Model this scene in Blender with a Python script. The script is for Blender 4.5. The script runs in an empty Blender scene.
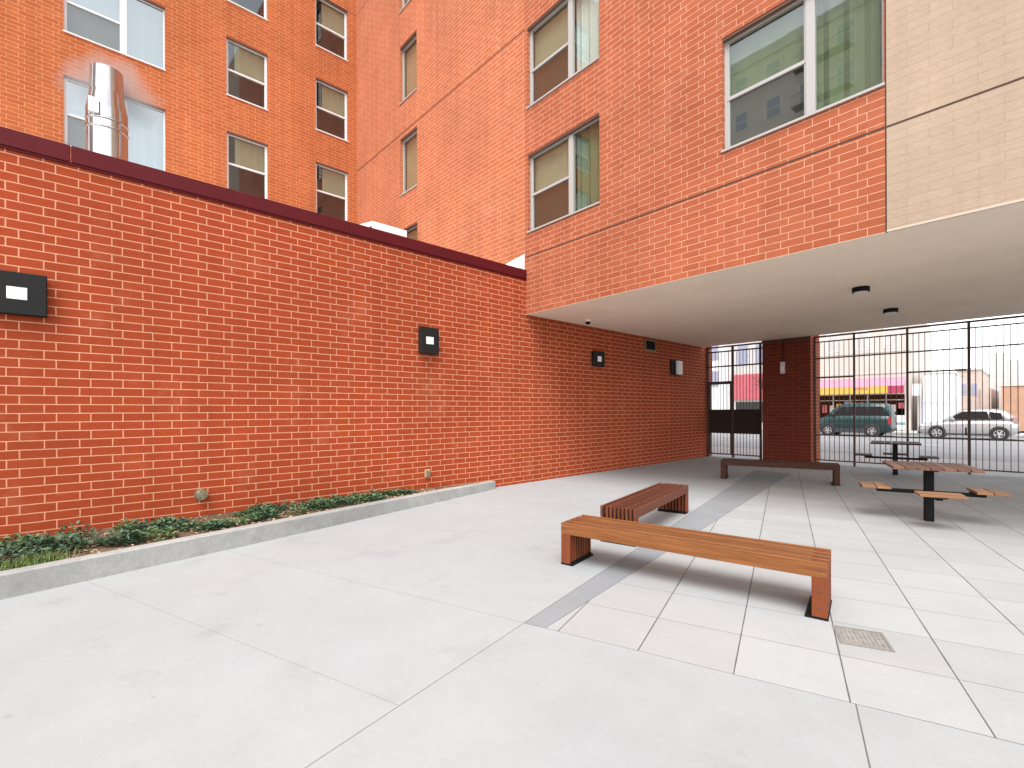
import bpy, bmesh, math, random
from mathutils import Vector, Matrix
random.seed(7)
S = bpy.context.scene
C = S.collection
PI = math.pi
RAD = math.radians

# ------------------------------------------------------------------ materials
def new_mat(name):
    m = bpy.data.materials.new(name); m.use_nodes = True
    nt = m.node_tree; b = nt.nodes['Principled BSDF']
    return m, nt, b
def N(nt, t, **kw):
    n = nt.nodes.new(t)
    for k, v in kw.items(): setattr(n, k, v)
    return n
def L(nt, a, b): nt.links.new(a, b)
def rgba(c): return (c[0], c[1], c[2], 1.0)

def plain(name, col, rough=0.6, metal=0.0, var=0.0, vscale=8.0, bump=0.0, bscale=60.0, island=0.0, spec=None):
    m, nt, b = new_mat(name)
    b.inputs['Base Color'].default_value = rgba(col)
    b.inputs['Roughness'].default_value = rough
    b.inputs['Metallic'].default_value = metal
    if spec is not None: b.inputs['Specular IOR Level'].default_value = spec
    tc = N(nt, 'ShaderNodeNewGeometry')
    last = None
    if var > 0:
        nz = N(nt, 'ShaderNodeTexNoise'); nz.inputs['Scale'].default_value = vscale
        nz.inputs['Detail'].default_value = 6; nz.inputs['Roughness'].default_value = 0.6
        L(nt, tc.outputs['Position'], nz.inputs['Vector'])
        mr = N(nt, 'ShaderNodeMapRange')
        mr.inputs['From Min'].default_value = 0.3; mr.inputs['From Max'].default_value = 0.7
        mr.inputs['To Min'].default_value = 1 - var; mr.inputs['To Max'].default_value = 1 + var
        L(nt, nz.outputs['Fac'], mr.inputs['Value'])
        last = mr.outputs['Result']
    if island > 0:
        mr2 = N(nt, 'ShaderNodeMapRange')
        mr2.inputs['To Min'].default_value = 1 - island; mr2.inputs['To Max'].default_value = 1 + island
        L(nt, tc.outputs['Random Per Island'], mr2.inputs['Value'])
        if last is None: last = mr2.outputs['Result']
        else:
            mm = N(nt, 'ShaderNodeMath', operation='MULTIPLY')
            L(nt, last, mm.inputs[0]); L(nt, mr2.outputs['Result'], mm.inputs[1]); last = mm.outputs[0]
    if last is not None:
        mx = N(nt, 'ShaderNodeVectorMath', operation='SCALE')
        mx.inputs[0].default_value = col
        L(nt, last, mx.inputs['Scale']); L(nt, mx.outputs['Vector'], b.inputs['Base Color'])
    if bump > 0:
        n2 = N(nt, 'ShaderNodeTexNoise'); n2.inputs['Scale'].default_value = bscale; n2.inputs['Detail'].default_value = 4
        L(nt, tc.outputs['Position'], n2.inputs['Vector'])
        bp = N(nt, 'ShaderNodeBump'); bp.inputs['Strength'].default_value = bump; bp.inputs['Distance'].default_value = 0.01
        L(nt, n2.outputs['Fac'], bp.inputs['Height']); L(nt, bp.outputs['Normal'], b.inputs['Normal'])
    return m

def brick_mat(name, c1, c2, mortar, bw=0.3, rh=0.1026, ms=0.0055, offset=0.335, var=0.12, bump=0.5, bias=0.0, uo=0.0, vo=0.0, rough=0.85, stain=0.10):
    m, nt, b = new_mat(name)
    g = N(nt, 'ShaderNodeNewGeometry')
    sn = N(nt, 'ShaderNodeSeparateXYZ'); L(nt, g.outputs['True Normal'], sn.inputs[0])
    ng = N(nt, 'ShaderNodeMath', operation='MULTIPLY'); ng.inputs[1].default_value = -1; L(nt, sn.outputs['Y'], ng.inputs[0])
    tg = N(nt, 'ShaderNodeCombineXYZ'); L(nt, ng.outputs[0], tg.inputs['X']); L(nt, sn.outputs['X'], tg.inputs['Y'])
    dt = N(nt, 'ShaderNodeVectorMath', operation='DOT_PRODUCT'); L(nt, g.outputs['Position'], dt.inputs[0]); L(nt, tg.outputs[0], dt.inputs[1])
    sp = N(nt, 'ShaderNodeSeparateXYZ'); L(nt, g.outputs['Position'], sp.inputs[0])
    au = N(nt, 'ShaderNodeMath', operation='ADD'); au.inputs[1].default_value = uo + 100 * bw; L(nt, dt.outputs['Value'], au.inputs[0])
    av = N(nt, 'ShaderNodeMath', operation='ADD'); av.inputs[1].default_value = vo + 100 * rh; L(nt, sp.outputs['Z'], av.inputs[0])
    cv = N(nt, 'ShaderNodeCombineXYZ'); L(nt, au.outputs[0], cv.inputs['X']); L(nt, av.outputs[0], cv.inputs['Y'])
    # slight waviness of the joints
    wn = N(nt, 'ShaderNodeTexNoise'); wn.inputs['Scale'].default_value = 9.0; wn.inputs['Detail'].default_value = 2
    L(nt, cv.outputs[0], wn.inputs['Vector'])
    ws = N(nt, 'ShaderNodeVectorMath', operation='SUBTRACT'); ws.inputs[1].default_value = (.5, .5, .5); L(nt, wn.outputs['Color'], ws.inputs[0])
    wsc = N(nt, 'ShaderNodeVectorMath', operation='SCALE'); wsc.inputs['Scale'].default_value = 0.006; L(nt, ws.outputs[0], wsc.inputs[0])
    wa = N(nt, 'ShaderNodeVectorMath', operation='ADD'); L(nt, cv.outputs[0], wa.inputs[0]); L(nt, wsc.outputs[0], wa.inputs[1])
    br = N(nt, 'ShaderNodeTexBrick', offset=offset, offset_frequency=2, squash=1.0)
    br.inputs['Color1'].default_value = rgba(c1); br.inputs['Color2'].default_value = rgba(c2); br.inputs['Mortar'].default_value = rgba(mortar)
    br.inputs['Scale'].default_value = 1; br.inputs['Mortar Size'].default_value = ms; br.inputs['Mortar Smooth'].default_value = 0.25
    br.inputs['Bias'].default_value = bias; br.inputs['Brick Width'].default_value = bw; br.inputs['Row Height'].default_value = rh
    L(nt, wa.outputs[0], br.inputs['Vector'])
    # grain inside the bricks plus broad weathering
    mp = N(nt, 'ShaderNodeVectorMath', operation='MULTIPLY'); mp.inputs[1].default_value = (14, 45, 1); L(nt, cv.outputs[0], mp.inputs[0])
    n1 = N(nt, 'ShaderNodeTexNoise'); n1.inputs['Scale'].default_value = 1; n1.inputs['Detail'].default_value = 6; n1.inputs['Roughness'].default_value = .7
    L(nt, mp.outputs[0], n1.inputs['Vector'])
    n2 = N(nt, 'ShaderNodeTexNoise'); n2.inputs['Scale'].default_value = .55; n2.inputs['Detail'].default_value = 5
    L(nt, g.outputs['Position'], n2.inputs['Vector'])
    m1 = N(nt, 'ShaderNodeMapRange'); m1.inputs['From Min'].default_value = .25; m1.inputs['From Max'].default_value = .75
    m1.inputs['To Min'].default_value = 1 - var; m1.inputs['To Max'].default_value = 1 + var; L(nt, n1.outputs['Fac'], m1.inputs['Value'])
    m2 = N(nt, 'ShaderNodeMapRange'); m2.inputs['From Min'].default_value = .3; m2.inputs['From Max'].default_value = .7
    m2.inputs['To Min'].default_value = 1 - stain; m2.inputs['To Max'].default_value = 1 + stain; L(nt, n2.outputs['Fac'], m2.inputs['Value'])
    ms_ = N(nt, 'ShaderNodeVectorMath', operation='MULTIPLY'); ms_.inputs[1].default_value = (3.6, .28, 1); L(nt, cv.outputs[0], ms_.inputs[0])
    n3 = N(nt, 'ShaderNodeTexNoise'); n3.inputs['Scale'].default_value = 1; n3.inputs['Detail'].default_value = 5; L(nt, ms_.outputs[0], n3.inputs['Vector'])
    m3 = N(nt, 'ShaderNodeMapRange'); m3.inputs['From Min'].default_value = .3; m3.inputs['From Max'].default_value = .7; m3.inputs['To Min'].default_value = .93; m3.inputs['To Max'].default_value = 1.06; L(nt, n3.outputs['Fac'], m3.inputs['Value'])
    mk = N(nt, 'ShaderNodeMath', operation='MULTIPLY'); L(nt, m1.outputs[0], mk.inputs[0]); L(nt, m3.outputs[0], mk.inputs[1]); m1 = mk
    n4 = N(nt, 'ShaderNodeTexNoise'); n4.inputs['Scale'].default_value = 1.3; n4.inputs['Detail'].default_value = 7; n4.inputs['Roughness'].default_value = .7; L(nt, g.outputs['Position'], n4.inputs['Vector'])
    m4 = N(nt, 'ShaderNodeMapRange'); m4.inputs['From Min'].default_value = .56; m4.inputs['From Max'].default_value = .74; m4.inputs['To Max'].default_value = .16; L(nt, n4.outputs['Fac'], m4.inputs['Value'])
    bl = N(nt, 'ShaderNodeMix', data_type='RGBA'); L(nt, m4.outputs[0], bl.inputs['Factor']); L(nt, br.outputs['Color'], bl.inputs['A']); bl.inputs['B'].default_value = rgba(mortar)
    mm = N(nt, 'ShaderNodeMath', operation='MULTIPLY'); L(nt, m1.outputs[0], mm.inputs[0]); L(nt, m2.outputs[0], mm.inputs[1])
    sc = N(nt, 'ShaderNodeVectorMath', operation='SCALE'); L(nt, bl.outputs['Result'], sc.inputs[0]); L(nt, mm.outputs[0], sc.inputs['Scale'])
    L(nt, sc.outputs[0], b.inputs['Base Color'])
    b.inputs['Roughness'].default_value = rough
    b.inputs['Specular IOR Level'].default_value = .25
    h1 = N(nt, 'ShaderNodeMath', operation='MULTIPLY_ADD'); h1.inputs[1].default_value = -1.0; L(nt, br.outputs['Fac'], h1.inputs[0])
    h2 = N(nt, 'ShaderNodeMath', operation='MULTIPLY'); h2.inputs[1].default_value = .3; L(nt, n1.outputs['Fac'], h2.inputs[0]); L(nt, h2.outputs[0], h1.inputs[2])
    bp = N(nt, 'ShaderNodeBump'); bp.inputs['Strength'].default_value = bump; bp.inputs['Distance'].default_value = 0.006
    L(nt, h1.outputs[0], bp.inputs['Height']); L(nt, bp.outputs['Normal'], b.inputs['Normal'])
    return m

def concrete_mat(name, col, var=.05, crack=.0, big=.35, mid=2.2, speck=.05, rough=.85, tint=(1.0, .985, .955)):
    m, nt, b = new_mat(name)
    g = N(nt, 'ShaderNodeNewGeometry')
    def noise(scale, det, ro=.6):
        n = N(nt, 'ShaderNodeTexNoise'); n.inputs['Scale'].default_value = scale; n.inputs['Detail'].default_value = det; n.inputs['Roughness'].default_value = ro
        L(nt, g.outputs['Position'], n.inputs['Vector']); return n
    def rng(n, lo, hi, a=.3, z=.7):
        r = N(nt, 'ShaderNodeMapRange'); r.inputs['From Min'].default_value = a; r.inputs['From Max'].default_value = z
        r.inputs['To Min'].default_value = lo; r.inputs['To Max'].default_value = hi; L(nt, n.outputs['Fac'], r.inputs['Value']); return r
    a = rng(noise(big, 4), 1 - var, 1 + var); c = rng(noise(mid, 7, .7), 1 - var, 1 + var * .7); d = rng(noise(140, 3), 1 - speck, 1 + speck)
    f = rng(noise(26, 6, .75), 1 - speck, 1 + speck * .6)
    m1 = N(nt, 'ShaderNodeMath', operation='MULTIPLY'); L(nt, a.outputs[0], m1.inputs[0]); L(nt, c.outputs[0], m1.inputs[1])
    m2 = N(nt, 'ShaderNodeMath', operation='MULTIPLY'); L(nt, m1.outputs[0], m2.inputs[0]); L(nt, d.outputs[0], m2.inputs[1])
    m3 = N(nt, 'ShaderNodeMath', operation='MULTIPLY'); L(nt, m2.outputs[0], m3.inputs[0]); L(nt, f.outputs[0], m3.inputs[1])
    mx = N(nt, 'ShaderNodeMix', data_type='RGBA'); mx.inputs['A'].default_value = rgba(col)
    mx.inputs['B'].default_value = rgba([col[i] * tint[i] for i in range(3)])
    st_ = rng(noise(1.7, 9, .68), 1.0, .87, .56, .72)
    m4 = N(nt, 'ShaderNodeMath', operation='MULTIPLY'); L(nt, m3.outputs[0], m4.inputs[0]); L(nt, st_.outputs[0], m4.inputs[1]); m3 = m4
    vo = N(nt, 'ShaderNodeTexVoronoi'); vo.inputs['Scale'].default_value = 2.3; L(nt, g.outputs['Position'], vo.inputs['Vector'])
    vr = N(nt, 'ShaderNodeMapRange'); vr.inputs['From Min'].default_value = .035; vr.inputs['From Max'].default_value = .06; vr.inputs['To Min'].default_value = .87; vr.inputs['To Max'].default_value = 1; L(nt, vo.outputs['Distance'], vr.inputs['Value'])
    m5 = N(nt, 'ShaderNodeMath', operation='MULTIPLY'); L(nt, m3.outputs[0], m5.inputs[0]); L(nt, vr.outputs[0], m5.inputs[1]); m3 = m5
    tn = rng(noise(.8, 3), 0, 1); L(nt, tn.outputs[0], mx.inputs['Factor'])
    sc = N(nt, 'ShaderNodeVectorMath', operation='SCALE'); L(nt, mx.outputs['Result'], sc.inputs[0]); L(nt, m3.outputs[0], sc.inputs['Scale'])
    L(nt, sc.outputs[0], b.inputs['Base Color'])
    b.inputs['Roughness'].default_value = rough; b.inputs['Specular IOR Level'].default_value = .3
    bp = N(nt, 'ShaderNodeBump'); bp.inputs['Strength'].default_value = .12; bp.inputs['Distance'].default_value = .004
    L(nt, f.outputs[0], bp.inputs['Height']); L(nt, bp.outputs['Normal'], b.inputs['Normal'])
    return m

def tile_mat(name, o, ang, size, c1, c2, joint):
    m, nt, b = new_mat(name)
    g = N(nt, 'ShaderNodeNewGeometry')
    sb = N(nt, 'ShaderNodeVectorMath', operation='SUBTRACT'); sb.inputs[1].default_value = (o[0], o[1], 0); L(nt, g.outputs['Position'], sb.inputs[0])
    ro = N(nt, 'ShaderNodeVectorRotate', rotation_type='Z_AXIS'); ro.inputs['Angle'].default_value = -ang; L(nt, sb.outputs[0], ro.inputs['Vector'])
    ad = N(nt, 'ShaderNodeVectorMath', operation='ADD'); ad.inputs[1].default_value = (50 * size, 50 * size, 0); L(nt, ro.outputs[0], ad.inputs[0])
    # swap so rows run along the joint lines seen strongest
    br = N(nt, 'ShaderNodeTexBrick', offset=0.0, offset_frequency=2)
    br.inputs['Color1'].default_value = rgba(c1); br.inputs['Color2'].default_value = rgba(c2); br.inputs['Mortar'].default_value = rgba(joint)
    br.inputs['Scale'].default_value = 1; br.inputs['Mortar Size'].default_value = .0032; br.inputs['Mortar Smooth'].default_value = .3
    br.inputs['Brick Width'].default_value = size; br.inputs['Row Height'].default_value = size
    L(nt, ad.outputs[0], br.inputs['Vector'])
    def noise(scale, det, ro_=.6):
        n = N(nt, 'ShaderNodeTexNoise'); n.inputs['Scale'].default_value = scale; n.inputs['Detail'].default_value = det; n.inputs['Roughness'].default_value = ro_
        L(nt, g.outputs['Position'], n.inputs['Vector']); return n
    def rng(n, lo, hi):
        r = N(nt, 'ShaderNodeMapRange'); r.inputs['From Min'].default_value = .3; r.inputs['From Max'].default_value = .7
        r.inputs['To Min'].default_value = lo; r.inputs['To Max'].default_value = hi; L(nt, n.outputs['Fac'], r.inputs['Value']); return r
    a = rng(noise(1.1, 6, .7), .94, 1.05); c = rng(noise(30, 6, .75), .95, 1.04)
    m1 = N(nt, 'ShaderNodeMath', operation='MULTIPLY'); L(nt, a.outputs[0], m1.inputs[0]); L(nt, c.outputs[0], m1.inputs[1])
    sx = N(nt, 'ShaderNodeSeparateXYZ'); L(nt, ad.outputs[0], sx.inputs[0])
    pp = N(nt, 'ShaderNodeMath', operation='PINGPONG'); pp.inputs[1].default_value = size/2; L(nt, sx.outputs['X'], pp.inputs[0])
    wn = noise(3.0, 4); wr = rng(wn, .003, .0075); lt = N(nt, 'ShaderNodeMath', operation='LESS_THAN'); L(nt, pp.outputs[0], lt.inputs[0]); L(nt, wr.outputs[0], lt.inputs[1])
    dk = N(nt, 'ShaderNodeMapRange'); dk.inputs['To Min'].default_value = 1; dk.inputs['To Max'].default_value = .62; L(nt, lt.outputs[0], dk.inputs['Value'])
    m6 = N(nt, 'ShaderNodeMath', operation='MULTIPLY'); L(nt, m1.outputs[0], m6.inputs[0]); L(nt, dk.outputs[0], m6.inputs[1]); m1 = m6
    sc = N(nt, 'ShaderNodeVectorMath', operation='SCALE'); L(nt, br.outputs['Color'], sc.inputs[0]); L(nt, m1.outputs[0], sc.inputs['Scale'])
    L(nt, sc.outputs[0], b.inputs['Base Color']); b.inputs['Roughness'].default_value = .8; b.inputs['Specular IOR Level'].default_value = .3
    h = N(nt, 'ShaderNodeMath', operation='MULTIPLY'); h.inputs[1].default_value = -1; L(nt, br.outputs['Fac'], h.inputs[0])
    bp = N(nt, 'ShaderNodeBump'); bp.inputs['Strength'].default_value = .6; bp.inputs['Distance'].default_value = .005
    L(nt, h.outputs[0], bp.inputs['Height']); L(nt, bp.outputs['Normal'], b.inputs['Normal'])
    return m

def wood_mat(name, c1, c2, axis=0, rough=.58):
    m, nt, b = new_mat(name)
    tc = N(nt, 'ShaderNodeTexCoord'); g = N(nt, 'ShaderNodeNewGeometry')
    mp = N(nt, 'ShaderNodeVectorMath', operation='MULTIPLY')
    s = [38.0, 38.0, 38.0]; s[axis] = 2.0; mp.inputs[1].default_value = s
    L(nt, tc.outputs['Object'], mp.inputs[0])
    of = N(nt, 'ShaderNodeVectorMath', operation='SCALE'); of.inputs[0].default_value = (31, 17, 53); L(nt, g.outputs['Random Per Island'], of.inputs['Scale'])
    ad = N(nt, 'ShaderNodeVectorMath', operation='ADD'); L(nt, mp.outputs[0], ad.inputs[0]); L(nt, of.outputs[0], ad.inputs[1])
    nz = N(nt, 'ShaderNodeTexNoise'); nz.inputs['Scale'].default_value = 1; nz.inputs['Detail'].default_value = 6; nz.inputs['Roughness'].default_value = .65
    nz.inputs['Distortion'].default_value = .6
    L(nt, ad.outputs[0], nz.inputs['Vector'])
    rp = N(nt, 'ShaderNodeMapRange'); rp.inputs['From Min'].default_value = .3; rp.inputs['From Max'].default_value = .7; L(nt, nz.outputs['Fac'], rp.inputs['Value'])
    mx = N(nt, 'ShaderNodeMix', data_type='RGBA'); mx.inputs['A'].default_value = rgba(c1); mx.inputs['B'].default_value = rgba(c2)
    L(nt, rp.outputs[0], mx.inputs['Factor'])
    r2 = N(nt, 'ShaderNodeMapRange'); r2.inputs['To Min'].default_value = .72; r2.inputs['To Max'].default_value = 1.2; L(nt, g.outputs['Random Per Island'], r2.inputs['Value'])
    sc = N(nt, 'ShaderNodeVectorMath', operation='SCALE'); L(nt, mx.outputs['Result'], sc.inputs[0]); L(nt, r2.outputs[0], sc.inputs['Scale'])
    L(nt, sc.outputs[0], b.inputs['Base Color']); b.inputs['Roughness'].default_value = rough; b.inputs['Specular IOR Level'].default_value = .22
    bp = N(nt, 'ShaderNodeBump'); bp.inputs['Strength'].default_value = .2; bp.inputs['Distance'].default_value = .003
    L(nt, nz.outputs['Fac'], bp.inputs['Height']); L(nt, bp.outputs['Normal'], b.inputs['Normal'])
    return m

def glass_mat(name, tint, refl, rough=.02):
    m = bpy.data.materials.new(name); m.use_nodes = True; nt = m.node_tree
    nt.nodes.remove(nt.nodes['Principled BSDF']); out = nt.nodes['Material Output']
    tr = N(nt, 'ShaderNodeBsdfTransparent'); tr.inputs['Color'].default_value = rgba(tint)
    gl = N(nt, 'ShaderNodeBsdfGlossy'); gl.inputs['Roughness'].default_value = rough; gl.inputs['Color'].default_value = (.96, 1, 1, 1)
    fr = N(nt, 'ShaderNodeFresnel'); fr.inputs['IOR'].default_value = 1.5
    ad = N(nt, 'ShaderNodeMath', operation='ADD'); ad.inputs[1].default_value = refl; ad.use_clamp = True; L(nt, fr.outputs[0], ad.inputs[0])
    gb = N(nt, 'ShaderNodeNewGeometry'); bf = N(nt, 'ShaderNodeMath', operation='SUBTRACT'); bf.inputs[0].default_value = 1; L(nt, gb.outputs['Backfacing'], bf.inputs[1])
    fm = N(nt, 'ShaderNodeMath', operation='MULTIPLY'); L(nt, ad.outputs[0], fm.inputs[0]); L(nt, bf.outputs[0], fm.inputs[1])
    # faint unevenness of the panes
    g = N(nt, 'ShaderNodeNewGeometry'); nz = N(nt, 'ShaderNodeTexNoise'); nz.inputs['Scale'].default_value = 1.6; L(nt, g.outputs['Position'], nz.inputs['Vector'])
    bp = N(nt, 'ShaderNodeBump'); bp.inputs['Strength'].default_value = .015; bp.inputs['Distance'].default_value = .02; L(nt, nz.outputs['Fac'], bp.inputs['Height']); L(nt, bp.outputs[0], gl.inputs['Normal'])
    mx = N(nt, 'ShaderNodeMixShader'); L(nt, fm.outputs[0], mx.inputs[0]); L(nt, tr.outputs[0], mx.inputs[1]); L(nt, gl.outputs[0], mx.inputs[2])
    L(nt, mx.outputs[0], out.inputs[0])
    return m

M = {}
M['brick_low'] = brick_mat('red_brick', (.335, .052, .0135), (.305, .046, .0120), (.62, .285, .17), ms=.0068, uo=.43, vo=.045)
M['brick_up'] = brick_mat('lit_brick', (.385, .106, .047), (.335, .086, .037), (.60, .33, .21), uo=.1, vo=.045)  # stronger light on the overhanging facade put into the brick colour
M['brick_mid'] = brick_mat('pale_lit_brick', (.45, .138, .060), (.405, .115, .048), (.62, .36, .24), uo=.1, vo=.045)  # paler copy, brighter light on this stretch of wall put into the colour
M['brick_wing'] = brick_mat('bright_lit_brick', (.44, .116, .034), (.39, .094, .027), (.60, .31, .16), uo=.2, vo=.045)  # light on the left wing painted in as a brighter brick tone
M['brick_pier'] = brick_mat('shaded_red_brick', (.165, .032, .016), (.13, .024, .012), (.25, .09, .06), uo=.07, vo=.045)  # shade on the pier front put into a darker brick colour
M['stone'] = brick_mat('tan_split_block', (.40, .305, .220), (.38, .287, .205), (.325, .242, .172), bw=.405, rh=.1026, ms=.0028, offset=.5, var=.13, bump=.45, stain=.05)
M['coping'] = plain('dark_red_metal', (.095, .006, .009), .6, var=.06, vscale=3, spec=.18)
M['concrete'] = concrete_mat('pale_concrete', (.340, .357, .360), var=.045)
M['concrete_old'] = concrete_mat('worn_concrete', (.335, .348, .350), var=.065)
M['kerb'] = concrete_mat('kerb_concrete', (.345, .345, .33), var=.17, mid=5, speck=.1)
M['strip'] = concrete_mat('grey_concrete', (.245, .257, .268), var=.07)
M['dark_joint'] = plain('dark_sealant', (.07, .035, .025), .9)
M['joint'] = plain('dark_joint', (.13, .125, .12), .95)
M['asphalt'] = concrete_mat('worn_asphalt', (.27, .27, .275), var=.08)
M['sidewalk'] = concrete_mat('sidewalk_concrete', (.42, .41, .40), var=.06)
M['soffit'] = plain('painted_soffit', (.92, .79, .64), .8, var=.04, vscale=1.2, bump=.05)
M['drip'] = plain('drip_trim', (.50, .42, .34), .7)
M['white_metal'] = plain('white_window_metal', (.70, .69, .67), .4)
M['grey_metal'] = plain('grey_window_metal', (.40, .385, .36), .45)
M['dark_reveal'] = plain('dark_lintel', (.16, .085, .06), .8)
M['black'] = plain('black_metal', (.007, .007, .007), .6, spec=.15)
M['iron'] = plain('brown_black_iron', (.075, .052, .042), .6, var=.1, spec=.2)
M['panel'] = plain('dark_brown_panel', (.030, .019, .014), .7, spec=.2)
M['lamp_body'] = plain('bronze_lamp_body', (.014, .013, .012), .6, spec=.2)
M['drain_rim'] = plain('grey_drain_rim', (.20, .19, .175), .7, var=.15, vscale=30)
M['lens'] = plain('frosted_lens', (.78, .77, .76), .35)
M['steel'] = plain('polished_steel', (.55, .53, .515), .13, metal=1.0, var=.05, vscale=3)
M['galv'] = plain('galvanised_metal', (.62, .63, .64), .5, metal=.3, var=.06)
M['white_paint'] = plain('white_paint', (.80, .80, .79), .5)
M['brass'] = plain('weathered_brass', (.26, .23, .15), .42, metal=.6, var=.3, vscale=40)
M['tanbox'] = plain('tan_plastic', (.40, .29, .15), .6)
M['soil'] = concrete_mat('brown_soil', (.13, .085, .055), var=.3, mid=12, speck=.3)
M['leaf'] = plain('green_leaf', (.05, .10, .05), .5, island=.55)
M['leaf2'] = plain('light_green_leaf', (.10, .165, .06), .5, island=.5)
M['litter'] = plain('dry_leaf', (.36, .25, .14), .8, island=.6)
M['grass'] = plain('grass_blade', (.11, .17, .035), .6, island=.4)
M['wood_seat'] = wood_mat('bench_wood', (.135, .045, .014), (.255, .098, .030), 0)
M['wood_red'] = wood_mat('reddish_bench_wood', (.10, .028, .014), (.16, .052, .028), 0)
M['wood_leg'] = wood_mat('bench_leg_wood', (.14, .034, .012), (.20, .055, .018), 2)
M['wood_table'] = wood_mat('table_wood', (.13, .060, .038), (.22, .115, .075), 1)
M['wood_stool'] = wood_mat('stool_wood', (.26, .125, .06), (.34, .18, .095), 0)
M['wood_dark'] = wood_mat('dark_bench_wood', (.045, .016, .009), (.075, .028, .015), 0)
M['plug'] = plain('dark_plug', (.12, .045, .025), .6)
M['drain'] = concrete_mat('rusty_drain', (.265, .25, .228), var=.25, mid=20, speck=.2)
M['room'] = plain('dim_room', (.055, .05, .052), .9)
M['blind_green'] = plain('green_shade', (.155, .185, .10), .8, var=.10, vscale=2.2)
M['blind_beige'] = plain('beige_shade', (.33, .30, .205), .8, var=.06, vscale=3)
M['blind_tan'] = plain('tan_shade', (.42, .285, .175), .8, var=.06, vscale=3)
M['blind_white'] = plain('white_shade', (.60, .63, .62), .8, var=.03, vscale=2)
M['screen'] = plain('insect_screen', (.13, .12, .105), .8, var=.05, vscale=4)
M['glass_sky'] = glass_mat('coated_glass', (.62, .68, .68), .30)
M['glass_mid'] = glass_mat('window_glass', (.90, .93, .90), .10)
M['glass_dim'] = glass_mat('dim_glass', (.72, .76, .72), .16)
M['glass_car'] = glass_mat('car_glass', (.12, .13, .13), .05)
M['car_silver'] = plain('silver_paint', (.48, .48, .49), .28, metal=.4)
M['car_teal'] = plain('dark_teal_paint', (.014, .045, .046), .3)
M['car_grey'] = plain('grey_plastic', (.045, .05, .052), .6)
M['tyre'] = plain('tyre_rubber', (.02, .02, .02), .8)
M['rim'] = plain('alloy_rim', (.6, .6, .6), .3, metal=.6)
M['tail_dull'] = plain('dull_tail_lens', (.45, .25, .26), .3)
M['red_lens'] = plain('red_lens', (.5, .02, .03), .3)
M['pink'] = plain('faded_pink_awning', (.52, .22, .30), .7, var=.06)
M['magenta'] = plain('magenta_awning', (.40, .045, .10), .7)
M['yellow'] = plain('yellow_awning', (.62, .42, .08), .7)
M['cream'] = plain('cream_render', (.60, .54, .475), .85, var=.05, vscale=1)
M['whitewash'] = plain('white_render', (.82, .82, .84), .85, var=.03, vscale=1)
M['far_brick'] = plain('far_orange_brick', (.46, .27, .175), .9, var=.1, vscale=2)
M['far_brown'] = plain('far_tan_brick', (.52, .42, .36), .9, var=.1, vscale=2)
M['far_grey'] = plain('far_grey_stone', (.55, .53, .50), .9, var=.08, vscale=2)
M['shop_dark'] = plain('shop_interior', (.03, .028, .025), .8)
M['teal_band'] = plain('teal_band', (.20, .36, .35), .6)
M['signred'] = plain('red_sign', (.50, .11, .13), .6, var=.1, vscale=3)
M['bluegrey'] = plain('blue_grey_glass', (.30, .31, .40), .3)
M['bark'] = plain('bare_bark', (.10, .075, .06), .9)

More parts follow.
